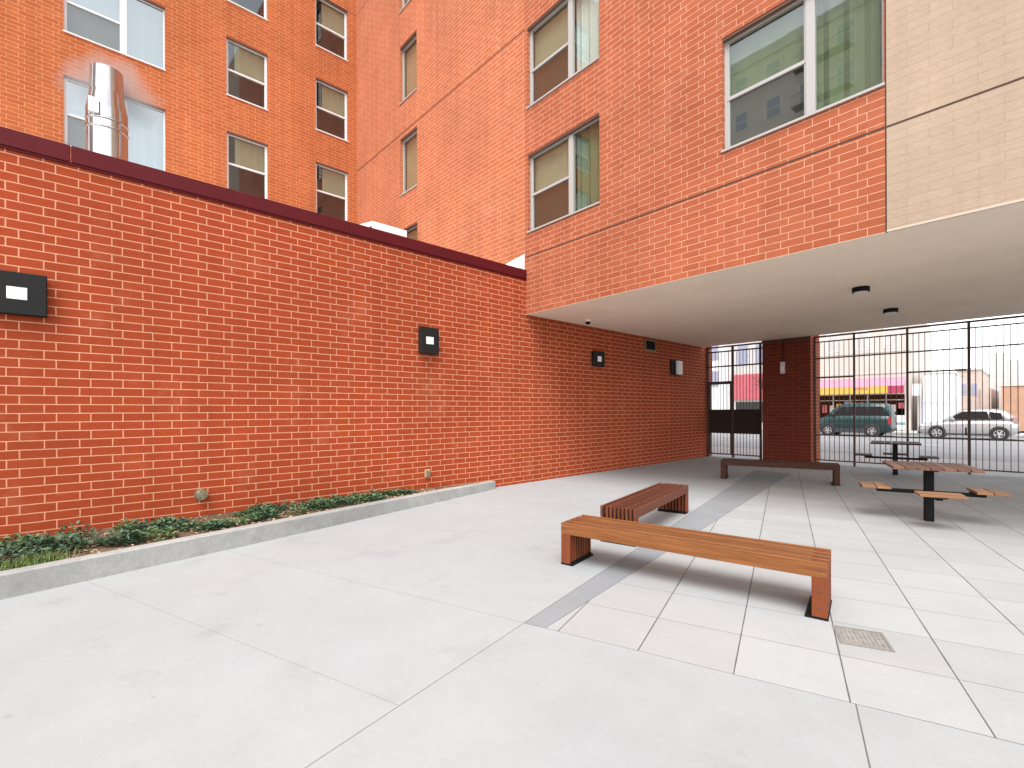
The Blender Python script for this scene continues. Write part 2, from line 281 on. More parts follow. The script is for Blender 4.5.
# ------------------------------------------------------------------ helpers
class MB:
    def __init__(s): s.bm = bmesh.new()
    def quad(s, *p):
        return s.bm.faces.new([s.bm.verts.new(q) for q in p])
    def box(s, x0, x1, y0, y1, z0, z1, mat=None, bev=0.0):
        vs = [s.bm.verts.new(v) for v in ((x0,y0,z0),(x1,y0,z0),(x1,y1,z0),(x0,y1,z0),(x0,y0,z1),(x1,y0,z1),(x1,y1,z1),(x0,y1,z1))]
        fs = [s.bm.faces.new([vs[i] for i in f]) for f in ((3,2,1,0),(4,5,6,7),(0,1,5,4),(1,2,6,5),(2,3,7,6),(3,0,4,7))]
        if bev > 0:
            es = list({e for f in fs for e in f.edges})
            r = bmesh.ops.bevel(s.bm, geom=es, offset=bev, segments=1, affect='EDGES', profile=.5)
            vs = list({v for f in r['faces'] for v in f.verts} | {v for v in vs if v.is_valid})
        if mat is not None:
            for v in vs:
                if v.is_valid: v.co = mat @ v.co
        return vs
    def cyl(s, p0, p1, r0, r1=None, seg=16, caps=True):
        r1 = r0 if r1 is None else r1
        p0 = Vector(p0); p1 = Vector(p1); d = (p1 - p0).normalized()
        a = d.orthogonal().normalized(); b = d.cross(a)
        A = [s.bm.verts.new(p0 + (a * math.cos(2*PI*i/seg) + b * math.sin(2*PI*i/seg)) * r0) for i in range(seg)]
        B = [s.bm.verts.new(p1 + (a * math.cos(2*PI*i/seg) + b * math.sin(2*PI*i/seg)) * r1) for i in range(seg)]
        for i in range(seg):
            f = s.bm.faces.new((A[i], A[(i+1)%seg], B[(i+1)%seg], B[i])); f.smooth = True
        if caps:
            s.bm.faces.new(list(reversed(A))); s.bm.faces.new(B)
    def prism(s, poly, z0, z1):
        b = [s.bm.verts.new((x, y, z0)) for x, y in poly]; t = [s.bm.verts.new((x, y, z1)) for x, y in poly]
        n = len(poly); s.bm.faces.new(t); s.bm.faces.new(list(reversed(b)))
        for i in range(n): s.bm.faces.new((b[i], b[(i+1)%n], t[(i+1)%n], t[i]))
    def loft(s, rings, cap=True, smooth=True):
        R = [[s.bm.verts.new(p) for p in r] for r in rings]; n = len(R[0])
        for i in range(len(R)-1):
            for j in range(n):
                f = s.bm.faces.new((R[i][j], R[i][(j+1)%n], R[i+1][(j+1)%n], R[i+1][j])); f.smooth = smooth
        if cap: s.bm.faces.new(list(reversed(R[0]))); s.bm.faces.new(R[-1])
    def build(s, name, mat, parent=None, loc=None, rotz=0.0, fix=True):
        if fix: bmesh.ops.recalc_face_normals(s.bm, faces=s.bm.faces[:])
        me = bpy.data.meshes.new(name); s.bm.to_mesh(me); s.bm.free()
        me.materials.append(mat)
        o = bpy.data.objects.new(name, me); C.objects.link(o)
        if parent is not None: o.parent = parent
        if loc is not None: o.location = loc
        o.rotation_euler.z = rotz
        return o
def tag(o, label=None, cat=None, group=None, kind=None):
    if label: o['label'] = label
    if cat: o['category'] = cat
    if group: o['group'] = group
    if kind: o['kind'] = kind
    return o
def empty(name, label, cat, loc=(0,0,0), rotz=0.0, group=None):
    o = bpy.data.objects.new(name, None); C.objects.link(o); o.location = loc; o.rotation_euler.z = rotz
    o.empty_display_size = .2
    return tag(o, label, cat, group)
def struct(o, label=None): return tag(o, label, None, None, 'structure')
def copy_thing(root, loc, rotz, label):
    r = root.copy(); C.objects.link(r); r.location = loc; r.rotation_euler.z = rotz; r['label'] = label
    for ch in list(root.children):
        c = ch.copy(); C.objects.link(c); c.parent = r
        for gch in list(ch.children):
            d = gch.copy(); C.objects.link(d); d.parent = c
    return r

def wall_mesh(P, ang, s0, s1, z0, z1, openings, depth):
    """wall sheet with true openings and reveals; P origin, ang direction; outside is to the right of the direction"""
    mb = MB(); c, sn = math.cos(ang), math.sin(ang); nx, ny = sn, -c
    def pt(s, z, d=0.0): return (P[0] + c*s - nx*d, P[1] + sn*s - ny*d, z)
    xs = sorted({s0, s1} | {o[0] for o in openings if s0 < o[0] < s1} | {o[1] for o in openings if s0 < o[1] < s1})
    zs = sorted({z0, z1} | {o[2] for o in openings if z0 < o[2] < z1} | {o[3] for o in openings if z0 < o[3] < z1})
    for i in range(len(xs)-1):
        for j in range(len(zs)-1):
            cx, cz = (xs[i]+xs[i+1])/2, (zs[j]+zs[j+1])/2
            if any(o[0] < cx < o[1] and o[2] < cz < o[3] for o in openings): continue
            mb.quad(pt(xs[i],zs[j]), pt(xs[i+1],zs[j]), pt(xs[i+1],zs[j+1]), pt(xs[i],zs[j+1]))
    for a, b, e, f in openings:
        mb.quad(pt(a,e), pt(a,f), pt(a,f,depth), pt(a,e,depth))
        mb.quad(pt(b,f), pt(b,e), pt(b,e,depth), pt(b,f,depth))
        mb.quad(pt(a,f), pt(b,f), pt(b,f,depth), pt(a,f,depth))
        mb.quad(pt(b,e), pt(a,e), pt(a,e,depth), pt(b,e,depth))
    return mb

# window in local frame: x along the wall, y = 0 at the wall face (negative = outwards), z up
def window(parent, P, ang, s0, s1, z0, z1, kind, frame='white_metal', glass='glass_mid', glass2=None, mull=None, rail=None,
           up='blind_beige', low=None, right=None, label=None, rec=.085, partial=None):
    c, sn = math.cos(ang), math.sin(ang)
    loc = (P[0] + c*s0, P[1] + sn*s0, z0); w = s1 - s0; h = z1 - z0
    fw = .036; y0, y1 = rec, rec + .07
    f = MB()
    f.box(0, fw, y0, y1, 0, h); f.box(w-fw, w, y0, y1, 0, h)
    f.box(fw, w-fw, y0, y1, 0, fw); f.box(fw, w-fw, y0, y1, h-fw*1.6, h)
    xr = w - fw; xm = None
    if mull is not None:
        xm = mull - s0; f.box(xm-.055, xm+.055, y0-.012, y1, fw, h-fw*1.6); xr = xm - .055
    fo = f.build('window', M[frame], parent, loc, ang)
    if label: fo['label'] = label
    s = MB(); s.box(-.01, w+.01, -.022, rec+.0, -.035, .0); s.box(-.01, w+.01, -.030, -.022, -.035, -.003)
    s.build('sill', M[frame], fo)
    lt = MB(); lt.box(0.0, w, .012, rec-.004, h-.035, h-.002); lt.build('lintel', M['dark_reveal'], fo)
    top = h - fw*1.6
    if rail is not None:
        zr = rail - z0
        r = MB(); r.box(fw, xr, y0+.004, y1-.01, zr-.025, zr+.025)
        # sash stiles
        for (a, b) in ((fw, zr-.025), (zr+.025, top)):
            r.box(fw, fw+.03, y0+.012, y1-.016, a, b); r.box(xr-.03, xr, y0+.012, y1-.016, a, b)
        r.build('sash', M[frame], fo)
        g = MB(); g.box(fw+.03, xr-.03, y0+.03, y0+.036, zr+.025, top); g.build('pane', M[glass], fo)
        g = MB(); g.box(fw+.03, xr-.03, y0+.036, y0+.042, fw, zr-.025); g.build('pane', M[glass2 or glass], fo)
        if low:
            k = MB(); k.box(fw+.002, xr-.002, y1+.012, y1+.018, fw*.5, zr); k.build('insect_screen', M[low], fo)
    else:
        zr = 0
        g = MB(); g.box(fw, xr, y0+.03, y0+.036, fw, top); g.build('pane', M[glass], fo)
    if up:
        zb = zr if rail is not None else 0.03
        k = MB(); x_a, x_b = fw*.5, xr
        if partial: x_a, x_b = x_a + (x_b-x_a)*partial[0], x_a + (x_b-x_a)*partial[1]
        # roller shade with a hem bar and a gentle ripple
        n = 14
        for i in range(n):
            a = x_a + (x_b-x_a)*i/n; b = x_a + (x_b-x_a)*(i+1)/n
            ya = y1+.05+.004*math.sin(i*1.7); yb = y1+.05+.004*math.sin((i+1)*1.7)
            k.quad((a, ya, zb+.02), (b, yb, zb+.02), (b, yb, h), (a, ya, h))
        k.box(x_a, x_b, y1+.035, y1+.06, zb, zb+.025)
        k.build('shade', M[up], fo)
    if xm is not None:
        g = MB(); g.box(xm+.055, w-fw, y0+.02, y0+.026, fw, top); g.build('pane', M[glass2 or glass] if right == 'none' else M[glass], fo)
        if right and right != 'none':
            k = MB(); n = 10; x_a, x_b = xm+.03, w-fw*.5
            for i in range(n):
                a = x_a + (x_b-x_a)*i/n; b = x_a + (x_b-x_a)*(i+1)/n
                ya = y1+.08+.025*math.sin(i*2.1); yb = y1+.08+.025*math.sin((i+1)*2.1)
                k.quad((a, ya, .02), (b, yb, .02), (b, yb, h), (a, ya, h))
            k.build('curtain', M[right], fo)
    rm = MB(); d = .9; a, b = 0, w
    rm.quad((a,y1,0),(a,y1,h),(a,d,h),(a,d,0)); rm.quad((b,y1,0),(b,d,0),(b,d,h),(b,y1,h))
    rm.quad((a,d,0),(a,d,h),(b,d,h),(b,d,0)); rm.quad((a,y1,h),(b,y1,h),(b,d,h),(a,d,h)); rm.quad((a,y1,0),(a,d,0),(b,d,0),(b,y1,0))
    rm.build('room', M['room'], fo)
    return fo

# ------------------------------------------------------------------ setting
WX = -7.651                     # face of the low brick wall
UY = 7.471                      # face of the upper wall
XL = -16.185                    # face of the left wing
FP = (WX, UY); FA = RAD(-1.7)   # overhanging facade: origin and direction
SOF = 3.752
FENCE_Y = 16.2
TA = RAD(17.8); TO = (-2.604, 2.508); TS = .581
def tp(u, v): return (TO[0] + math.cos(TA)*u - math.sin(TA)*v, TO[1] + math.sin(TA)*u + math.cos(TA)*v)
def fpt(s, d=0.0): return (FP[0] + math.cos(FA)*s - math.sin(FA)*d*-1*-1, FP[1] + math.sin(FA)*s + math.cos(FA)*d)

mb = MB(); mb.quad((-400,-300,-.17),(400,-300,-.17),(400,600,-.17),(-400,600,-.17)); struct(mb.build('ground', M['asphalt']))
mb = MB(); mb.box(WX-.02, 12, -14, 16.37, -.16, -.002); struct(mb.build('joint_bed', M['joint']))

def slab(name, poly, mat, gap=.006):
    # polygon inset by the joint half-width
    bm = bmesh.new(); vs = [bm.verts.new((x, y, -.004)) for x, y in poly]; f = bm.faces.new(vs)
    if f.normal.z < 0: f.normal_flip()
    bm.normal_update()
    bmesh.ops.inset_region(bm, faces=[f], thickness=gap*.62, use_even_offset=True, use_boundary=True)
    inner = [q for q in bm.faces if q is f][0]
    kill = [q for q in bm.faces if q is not inner]
    bmesh.ops.delete(bm, geom=kill, context='FACES')
    r = bmesh.ops.extrude_face_region(bm, geom=[inner])
    for v in [e for e in r['geom'] if isinstance(e, bmesh.types.BMVert)]: v.co.z = 0.0
    m = MB(); m.bm.free(); m.bm = bm
    return struct(m.build(name, mat))
# key points on the joint lines
PL0 = tp(0, 0)                                  # near tip of the grey strip
stripL = [(-2.604, 2.508), (-3.378, 6.05), (-4.476, 10.928), (-5.02, 13.4)]
stripR = [(-2.437, 2.562), (-2.70, 4.25), (-3.674, 10.427), (-4.10, 13.25)]
lowdir = Vector((-2.219+2.604, .767-2.508)).normalized()
def low(t): return (PL0[0] + lowdir.x*t, PL0[1] + lowdir.y*t)
# crossing joint parallel to the tile rows, through (-4.79,.52)
cr0 = Vector((-4.79, .52)); cd = Vector((math.cos(TA), math.sin(TA)))
def cross(t): return (cr0.x + cd.x*t, cr0.y + cd.y*t)
# where crossing joint meets the low joint
def isect(p, d, q, e):
    den = d.x*e.y - d.y*e.x; w = q - p; t = (w.x*e.y - w.y*e.x)/den; return p + d*t
X1 = isect(cr0, cd, Vector(PL0), lowdir)
pw = isect(Vector(TO), cd, Vector((WX, 0)), Vector((0, 1)))      # front line meets the brick wall
pw2 = isect(cr0, cd, Vector((WX, 0)), Vector((0, 1)))
LB = low(18.0)
slab('courtyard_slab', [PL0, stripL[1], stripL[2], stripL[3], (-5.2, 16.36), (WX, 16.36), tuple(pw)], M['concrete'])
slab('courtyard_slab', [PL0, tuple(pw), tuple(pw2), tuple(X1)], M['concrete'], .0026)
slab('courtyard_slab', [tuple(X1), tuple(pw2), (WX, -14), (low(16.9)[0], -14)], M['concrete'], .0026)
tj = tp(2.045, 0); tj2 = tp(2.045, -17.5)
slab('courtyard_slab', [PL0, low(16.9), (tj2[0], -14.1), tj], M['concrete_old'])
fr_end = tp(15.2, 0)
slab('courtyard_slab', [tj, (tj2[0], -14.1), (12, -14.1), (12, fr_end[1])], M['concrete_old'])
slab('drain_strip', [stripL[0], stripR[0], stripR[1], stripR[2], stripR[3], stripL[3], stripL[2], stripL[1]], M['strip'], .006)
M['tiles'] = tile_mat('stone_pavers', tp(.278, 0), TA, TS, (.366, .372, .364), (.338, .340, .331), (.15, .142, .134))
slab('paving_tiles', [stripR[0], fr_end, (12, 16.36), (-5.2, 16.36), stripL[3], stripR[3], stripR[2], stripR[1]], M['tiles'], .004)
# street
mb = MB(); mb.box(-60, 60, 16.375, 20.6, -.16, .0); struct(mb.build('sidewalk', M['sidewalk']))
mb = MB(); mb.box(-60, 60, 20.62, 20.8, -.168, -.01); struct(mb.build('kerb', M['kerb']))
mb = MB(); mb.quad((-200,20.8,-.15),(200,20.8,-.15),(200,41.4,-.15),(-200,41.4,-.15)); struct(mb.build('road', M['asphalt']))
mb = MB(); mb.box(-90, 90, 41.4, 41.6, -.168, .0); struct(mb.build('kerb', M['kerb']))
mb = MB(); mb.box(-90, 90, 41.62, 46.0, -.16, .01); struct(mb.build('sidewalk', M['sidewalk']))
mb = MB()
for k in range(-12, 12): mb.quad((k*6.0,30.9,-.146),(k*6+3,30.9,-.146),(k*6+3,31.05,-.146),(k*6,31.05,-.146))
struct(mb.build('road_marking', M['white_paint']))

# ------------------------------------------------------------------ low brick wall with coping
lw = empty('brick_wall', 'long one-storey red brick wall with dark red metal coping behind the planting bed', 'wall', (WX, -12, 0))
def under(o, root):
    o.parent = root; o.matrix_parent_inverse = Matrix.Translation(-Vector(root.location)); return o
m = wall_mesh((WX, -12), PI/2, 0, 28.6, -.02, 4.54, [], .1)
m.quad((WX, 16.6, -.02), (WX-.4, 16.6, -.02), (WX-.4, 16.6, 4.54), (WX, 16.6, 4.54))
under(m.build('wall', M['brick_low'], fix=False), lw)
m = MB()
for a, b in ((-12, -8.0), (-7.995, -4.0), (-3.995, 0.0), (.005, 3.39), (3.395, UY-.004)):
    m.box(WX-.34, WX+.035, a, b, 4.538, 4.735, bev=.006)
m.box(WX+.001, WX+.02, -12, UY-.004, 4.51, 4.538)
under(m.build('coping', M['coping']), lw)
m = MB(); m.box(XL+.01, WX-.345, -12, UY-.01, 4.25, 4.42); under(m.build('roof', M['galv']), lw)

# ------------------------------------------------------------------ apartment building
bd = empty('apartment_building', 'brick apartment building coloured a brighter orange for its light, with an overhanging upper storey and tan stone corner', 'building', (XL, UY, 0))
H = 23.0
heads = [7.275, 10.095, 12.73, 15.565, 18.39, 21.2]
big = [(-.12, 1.935)]; med = [(3.42, 4.555)]; sml = [(6.035, 7.15)]
fl = [(8.245, 9.97), (11.06, 12.79), (13.875, 15.6), (16.69, 18.4), (19.5, 21.2)]
OY = -12.0
ops_l = [(a-OY, b-OY, z0, z1) for (a, b) in (big+med+sml+[(-4.2, -3.06), (-8.0, -5.95)]) for (z0, z1) in fl]
m = wall_mesh((XL, OY), PI/2, 0, UY-OY, 4.2, H, ops_l, .16); under(m.build('wall', M['brick_wing'], fix=False), bd)
nar = [(-13.165, -12.185)]
ops_u = [(a-XL, b-XL, z0, z1) for (a, b) in nar for (z0, z1) in [(5.43, 7.16)] + fl]
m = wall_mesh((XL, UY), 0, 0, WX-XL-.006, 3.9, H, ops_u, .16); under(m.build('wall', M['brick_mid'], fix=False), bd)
mids = [(.075, 2.083, 5.575, 7.275), (.075, 2.083, 8.325, 10.09), (.075, 2.083, 11.14, 12.85), (4.45, 6.44, 5.565, 7.28), (4.45, 6.44, 8.38, 10.1), (4.45, 6.44, 11.2, 12.9)]
m = wall_mesh(FP, FA, 0, 6.447, SOF, H, mids, .16)
under(m.build('wall', M['brick_up'], fix=False), bd)
m = wall_mesh(FP, FA, 6.463, 17.2, SOF+.02, H, [(9.2, 11.2, 5.57, 7.28), (9.2, 11.2, 8.38, 10.1)], .16); under(m.build('stone_cladding', M['stone'], fix=False), bd)
# sealant joints
c_, s_ = math.cos(FA), math.sin(FA)
FM = Matrix.Translation((FP[0], FP[1], 0)) @ Matrix.Rotation(FA, 4, 'Z')
m = MB(); m.box(6.447, 6.463, .004, .05, SOF, H, FM)
m.box(.0, 6.446, -.003, .03, 5.012, 5.036, FM); m.box(6.464, 17.2, -.003, .03, 5.010, 5.032, FM)
m.box(-.006, 0, .004, .05, SOF, H, FM)
under(m.build('sealant_joint', M['dark_joint']), bd)
for bx in ((XL, WX-.007, UY-.003, UY+.03, 10.096, 10.12), (XL, WX-.007, UY-.003, UY+.03, 15.6, 15.622), (XL-.03, XL+.003, 5.6, UY-.004, 15.6, 15.618)):
    m = MB(); m.box(*bx); under(m.build('shelf_joint', M['dark_joint']), bd)
# cladding returns, cores and soffit
m = MB()
a0 = FM @ Vector((-.0, .0, 0)); a1 = FM @ Vector((17.2, 0, 0))
m.prism([(a0.x+.002, a0.y+.012), (a1.x, a1.y+.012), (a1.x, 15.87), (a0.x+.002, 15.87)], SOF, SOF+.10)
under(m.build('soffit', M['soffit']), bd)
m = MB(); m.box(6.463, 17.2, -.012, .02, SOF-.006, SOF+.019, FM); m.box(0, 6.446, -.004, .012, SOF-.008, SOF-.001, FM); under(under(m.build('drip_edge', M['drip']), bd), bd)
m = MB(); m.box(WX+.02, 9.5, 8.6, 15.85, SOF+.11, H); m.box(XL-9, WX-.45, 8.6, 15.85, 0, H); m.box(XL-9, XL-1.0, -12, 8.6, 0, H)
under(m.build('building_core', M['brick_wing']), bd)
m = MB(); m.box(8.9, 9.5, 15.0, 15.8, -.02, SOF-.002); under(m.build('column', M['brick_low']), bd)

WY = PI/2; PWing = (XL, OY)
def wl(s): return s - OY
for (z0, z1) in fl:
    mr = z0 + .815
    f_ = window(bd, PWing, WY, wl(-.12), wl(1.935), z0, z1, 'big', 'white_metal', 'glass_sky', 'glass_mid', mull=wl(1.055), rail=mr, up='blind_white', low='screen', right='blind_white'); 
    window(bd, PWing, WY, wl(3.42), wl(4.555), z0, z1, 'med', 'white_metal', 'glass_mid', 'glass_mid', rail=mr, up='blind_beige', low=None, partial=(.22, 1.0))
    window(bd, PWing, WY, wl(6.035), wl(7.15), z0, z1, 'sml', 'white_metal', 'glass_mid', 'glass_mid', rail=mr, up='blind_beige', low=None, partial=(.25, 1.0))
    window(bd, PWing, WY, wl(-4.2), wl(-3.06), z0, z1, 'med', 'white_metal', 'glass_mid', 'glass_mid', rail=mr, up='blind_beige')
    window(bd, PWing, WY, wl(-8.0), wl(-5.95), z0, z1, 'big', 'white_metal', 'glass_sky', 'glass_sky', mull=wl(-6.9), rail=mr, up='blind_white', low='screen', right='blind_white')
for (z0, z1) in [(5.43, 7.16)] + fl:
    window(bd, (XL, UY), 0, -13.165-XL, -12.185-XL, z0, z1, 'nar', 'grey_metal', 'glass_mid', up='blind_tan', rec=.1)
for i, (a, b, z0, z1) in enumerate(mids):
    if i < 3: window(bd, FP, FA, a, b, z0, z1, 'mid', 'grey_metal', 'glass_mid', 'glass_dim', mull=1.29 , rail=z0+.825, up='blind_beige', low='screen', right=('blind_green', 'blind_white', 'blind_green')[i])
    else: window(bd, FP, FA, a, b, z0, z1, 'mid', 'grey_metal', 'glass_mid', 'glass_dim', mull=5.625, rail=z0+.80, up='blind_green', low='screen', right='blind_green')
for z0, z1 in ((5.57, 7.28), (8.38, 10.1)): window(bd, FP, FA, 9.2, 11.2, z0, z1, 'mid', 'grey_metal', 'glass_mid', 'glass_dim', mull=10.4, rail=z0+.8, up='blind_green', low='screen', right='blind_green')
for ch in bd.children:
    if ch.name.startswith('window'): ch.matrix_parent_inverse = Matrix.Translation(-Vector(bd.location))

# ------------------------------------------------------------------ pier under the overhang
pr = empty('brick_pier', 'brick pier, its front coloured dark for shade, between the metal gate and the metal fence', 'pier', (-5.1, 16.4, 0))
m = MB(); m.box(-5.715, -4.395, 15.88, 15.91, -.02, SOF+.2); under(m.build('front_face', M['brick_pier']), pr)  # thin front sheet with its shade painted in; the shaft keeps the wall brick
m = MB(); m.box(-5.714, -4.396, 15.911, 16.75, -.02, SOF+.2); under(m.build('shaft', M['brick_low']), pr)
m = MB(); m.box(-5.73, -4.38, 15.865, 15.89, SOF-.07, SOF-.003); under(m.build('trim', M['iron']), pr)

# ------------------------------------------------------------------ gate and fence
def bars(m, x0, x1, z0, z1, n, y, t=.0072):
    for i in range(1, n):
        x = x0 + (x1-x0)*i/n; m.box(x-t, x+t, y-t, y+t, z0, z1)
gt = empty('metal_gate', 'tall dark metal gate with a solid brown middle panel between brick wall and pier', 'gate', (-6.75, FENCE_Y, 0))
Y = FENCE_Y
GX = (-7.60, -6.76, -5.89)
m = MB()
for x, t in ((GX[0], .03), (GX[2], .028)): m.box(x-t, x+t, Y-.03, Y+.03, 0, 3.75)
m.box(GX[1]-.032, GX[1]+.032, Y-.032, Y+.032, .02, 3.75)
under(m.build('post', M['iron']), gt)
m = MB()
for z, t in ((3.735, .024), (3.575, .022), (3.075, .022)): m.box(-7.65, -5.72, Y-.022, Y+.022, z-t, z+t)
under(m.build('rail', M['iron']), gt)
m = MB()
m.box(GX[0]+.04, GX[1]-.033, Y-.03, Y+.03, 2.47, 2.57); m.box(GX[0]+.04, GX[0]+.09, Y-.028, Y+.028, .10, 2.47); m.box(GX[1]-.085, GX[1]-.035, Y-.028, Y+.028, .10, 2.47)
m.box(GX[0]+.09, GX[1]-.085, Y-.02, Y+.02, .10, .14); bars(m, GX[0]+.09, GX[1]-.085, .14, 2.47, 6, Y); under(m.build('door_leaf', M['iron']), gt)
m = MB(); m.box(GX[1]+.033, GX[2]-.03, Y-.02, Y+.02, .10, .14); bars(m, GX[1]+.033, GX[2]-.03, .14, 3.55, 8, Y); bars(m, GX[0]+.03, GX[1]-.03, 2.57, 3.55, 7, Y); under(m.build('bars', M['iron']), gt)
m = MB(); m.box(GX[0]+.06, GX[1]-.034, Y-.05, Y-.033, .82, 1.62); m.box(GX[1]+.034, GX[2]+.02, Y-.05, Y-.033, .82, 1.62); under(m.build('panel', M['panel']), gt)
for z in (.33, 1.0, 2.3):
    m = MB(); m.cyl((GX[0]+.036, Y-.045, z-.05), (GX[0]+.036, Y-.045, z+.05), .02, seg=10); under(m.build('hinge', M['iron']), gt)

fc = empty('metal_fence', 'tall dark metal picket fence from the pier to the right facing the street', 'fence', (-2, FENCE_Y, 0))
PX = [-4.36, -3.40, -2.235, -1.06, .12, 1.3, 2.5, 3.7, 4.9, 6.1, 7.3, 8.5]
for i, x in enumerate(PX):
    m = MB(); t = .022 if i != 3 else .028; m.box(x-t, x+t, Y-.028, Y+.028, 0, 3.75); under(m.build('post', M['iron']), fc)
m = MB()
for z, t in ((3.74, .024), (3.585, .016), (3.10, .017), (.86, .017), (.125, .016)): m.box(-4.36, 8.5, Y-.02, Y+.02, z-t, z+t)
m.box(-4.34, -3.42, Y-.022, Y+.022, 2.515, 2.555); m.box(-2.21, -1.10, Y-.022, Y+.022, 2.55, 2.59)
under(m.build('rail', M['iron']), fc)
m = MB()
for i in range(len(PX)-1):
    n = round((PX[i+1]-PX[i])/.119); bars(m, PX[i], PX[i+1], .12, 3.575, n, Y-.001, .0072)
under(m.build('bars', M['iron']), fc)
m = MB(); m.box(-1.13, -1.10, Y-.06, Y-.03, .95, 1.15); m.cyl((-1.115, Y-.06, 1.05), (-1.115, Y-.10, 1.05), .012, seg=8); under(m.build('latch', M['black']), fc)

# ------------------------------------------------------------------ wall fittings
def wall_lamp(y0, y1, z0, z1, label):
    d = .11
    r = empty('wall_lamp', label, 'wall lamp', (WX, (y0+y1)/2, (z0+z1)/2), 0, 'square lamps on the brick wall')
    w, h = (y1-y0)/2, (z1-z0)/2
    m = MB(); m.box(.028, d, -w, w, -h, h, bev=.008); m.box(0, .028, -w*.8, w*.8, -h*.8, h*.8); m.build('housing', M['lamp_body'], r)
    m = MB(); m.box(d, d+.006, -.085, .075, -.068, .066, bev=.002); m.build('lens', M['lens'], r)
    return r
wall_lamp(-.665, -.20, 2.685, 3.15, 'black square wall lamp at the left end of the brick wall, above the bed')
wall_lamp(4.685, 5.085, 2.665, 3.155, 'black square wall lamp in the open, left of where the overhang starts')
wall_lamp(9.78, 10.23, 2.735, 3.125, 'black square wall lamp in shade under the overhang, below the security camera')
r = empty('alarm_box', 'pale square box on a dark back plate under the overhang near the gate', 'alarm box', (WX, 14.05, 2.95))
m = MB(); m.box(0, .05, -.33, .16, -.24, .24, bev=.006); m.build('back_plate', M['lamp_body'], r)
m = MB(); m.box(.05, .13, -.06, .24, -.22, .21, bev=.01); m.build('cover', M['lens'], r)
r = empty('vent_grille', 'small dark louvred vent high on the shaded brick wall just below the soffit', 'vent', (WX, 12.58, 3.52))
m = MB(); m.box(0, .03, -.29, -.25, -.17, .16); m.box(0, .03, .25, .29, -.17, .16); m.box(0, .03, -.25, .25, .12, .16); m.box(0, .03, -.25, .25, -.17, -.13); m.build('frame', M['brass'], r)
m = MB(); m.box(.001, .006, -.25, .25, -.13, .12)
for k in range(6): m.box(.006, .022, -.25, .25, -.12+k*.04, -.105+k*.04)
m.build('louvre', M['black'], r)
# security camera under the soffit
r = empty('security_camera', 'small dome security camera hanging from the soffit by the brick wall', 'camera', (-7.12, 9.0, SOF))
m = MB(); m.cyl((0,0,0), (0,0,-.05), .075, .07, 20); m.build('base', M['soffit'], r)
m = MB(); bmesh.ops.create_uvsphere(m.bm, u_segments=18, v_segments=10, radius=.058)
for v in m.bm.verts: v.co.z -= .06
for f in m.bm.faces: f.smooth = True
m.build('dome', M['black'], r)
# downlights
def downlight(x, y, label):
    r = empty('ceiling_downlight', label, 'downlight', (x, y, SOF), 0, 'downlights under the overhang')
    m = MB(); m.cyl((0,0,0), (0,0,-.085), .13, .13, 28); m.build('housing', M['black'], r)
    m = MB(); m.cyl((0,0,-.085), (0,0,-.09), .11, .105, 28); m.build('lens', M['lens'], r); return r
downlight(-2.05, 10.26, 'black round downlight on the soffit, nearer to the courtyard')
downlight(-2.06, 12.93, 'black round downlight on the soffit, nearer to the metal fence')
# pier lamp
r = empty('pier_light', 'small grey fitting on the shaded brick pier with a conduit above', 'light fitting', (-5.12, 15.88, 2.88))
m = MB(); m.box(-.06, .06, -.10, 0, -.19, .17, bev=.012); m.build('housing', M['galv'], r)
m = MB(); m.box(-.04, .04, -.112, -.10, -.12, .02); m.build('lens', M['lens'], r)
m = MB(); m.cyl((0,-.015,.17), (0,-.015,.80), .011, seg=8); m.build('conduit', M['lamp_body'], r)
# hose outlet
r = empty('hose_outlet', 'round weathered brass hose outlet on the brick wall above the planting bed', 'hose outlet', (WX, 1.29, .485))
m = MB(); m.cyl((0,0,0), (.02,0,0), .08, .08, 28); m.build('flange', M['brass'], r)
m = MB(); m.cyl((.02,0,0), (.075,0,0), .07, .062, 28); m.cyl((.075,0,0), (.10,0,0), .035, .03, 16); m.box(.098, .112, -.012, .012, -.06, .06); m.build('cap', M['brass'], r)
r = empty('outlet_box', 'small tan electrical outlet box low on the brick wall past the end of the plants', 'outlet box', (WX, 4.87, .45))
m = MB(); m.box(0, .045, -.055, .055, -.07, .07, bev=.008); m.build('box', M['tanbox'], r)
m = MB(); m.box(.045, .055, -.04, .04, -.05, .05, bev=.003); m.build('lid', M['brass'], r)
# drain cover
da = math.atan2(4.26-4.139, -.718+1.006)
r = empty('drain_cover', 'small square rust-grey drain cover set in the pavers beside the near bench', 'drain cover', (-.815, 4.062, 0), da)
m = MB(); q = .152
m.box(-q, q, -q, -q+.018, -.01, .005); m.box(-q, q, q-.018, q, -.01, .005); m.box(-q, -q+.018, -q+.018, q-.018, -.01, .005); m.box(q-.018, q, -q+.018, q-.018, -.01, .005); m.build('frame', M['drain_rim'], r)
m = MB(); m.box(-q+.02, q-.02, -q+.02, q-.02, -.01, .003)
for k in range(9):
    x = -q+.045+k*.027; m.box(x-.005, x+.005, -q+.04, q-.04, .003, .006)
m.build('grate', M['drain'], r)

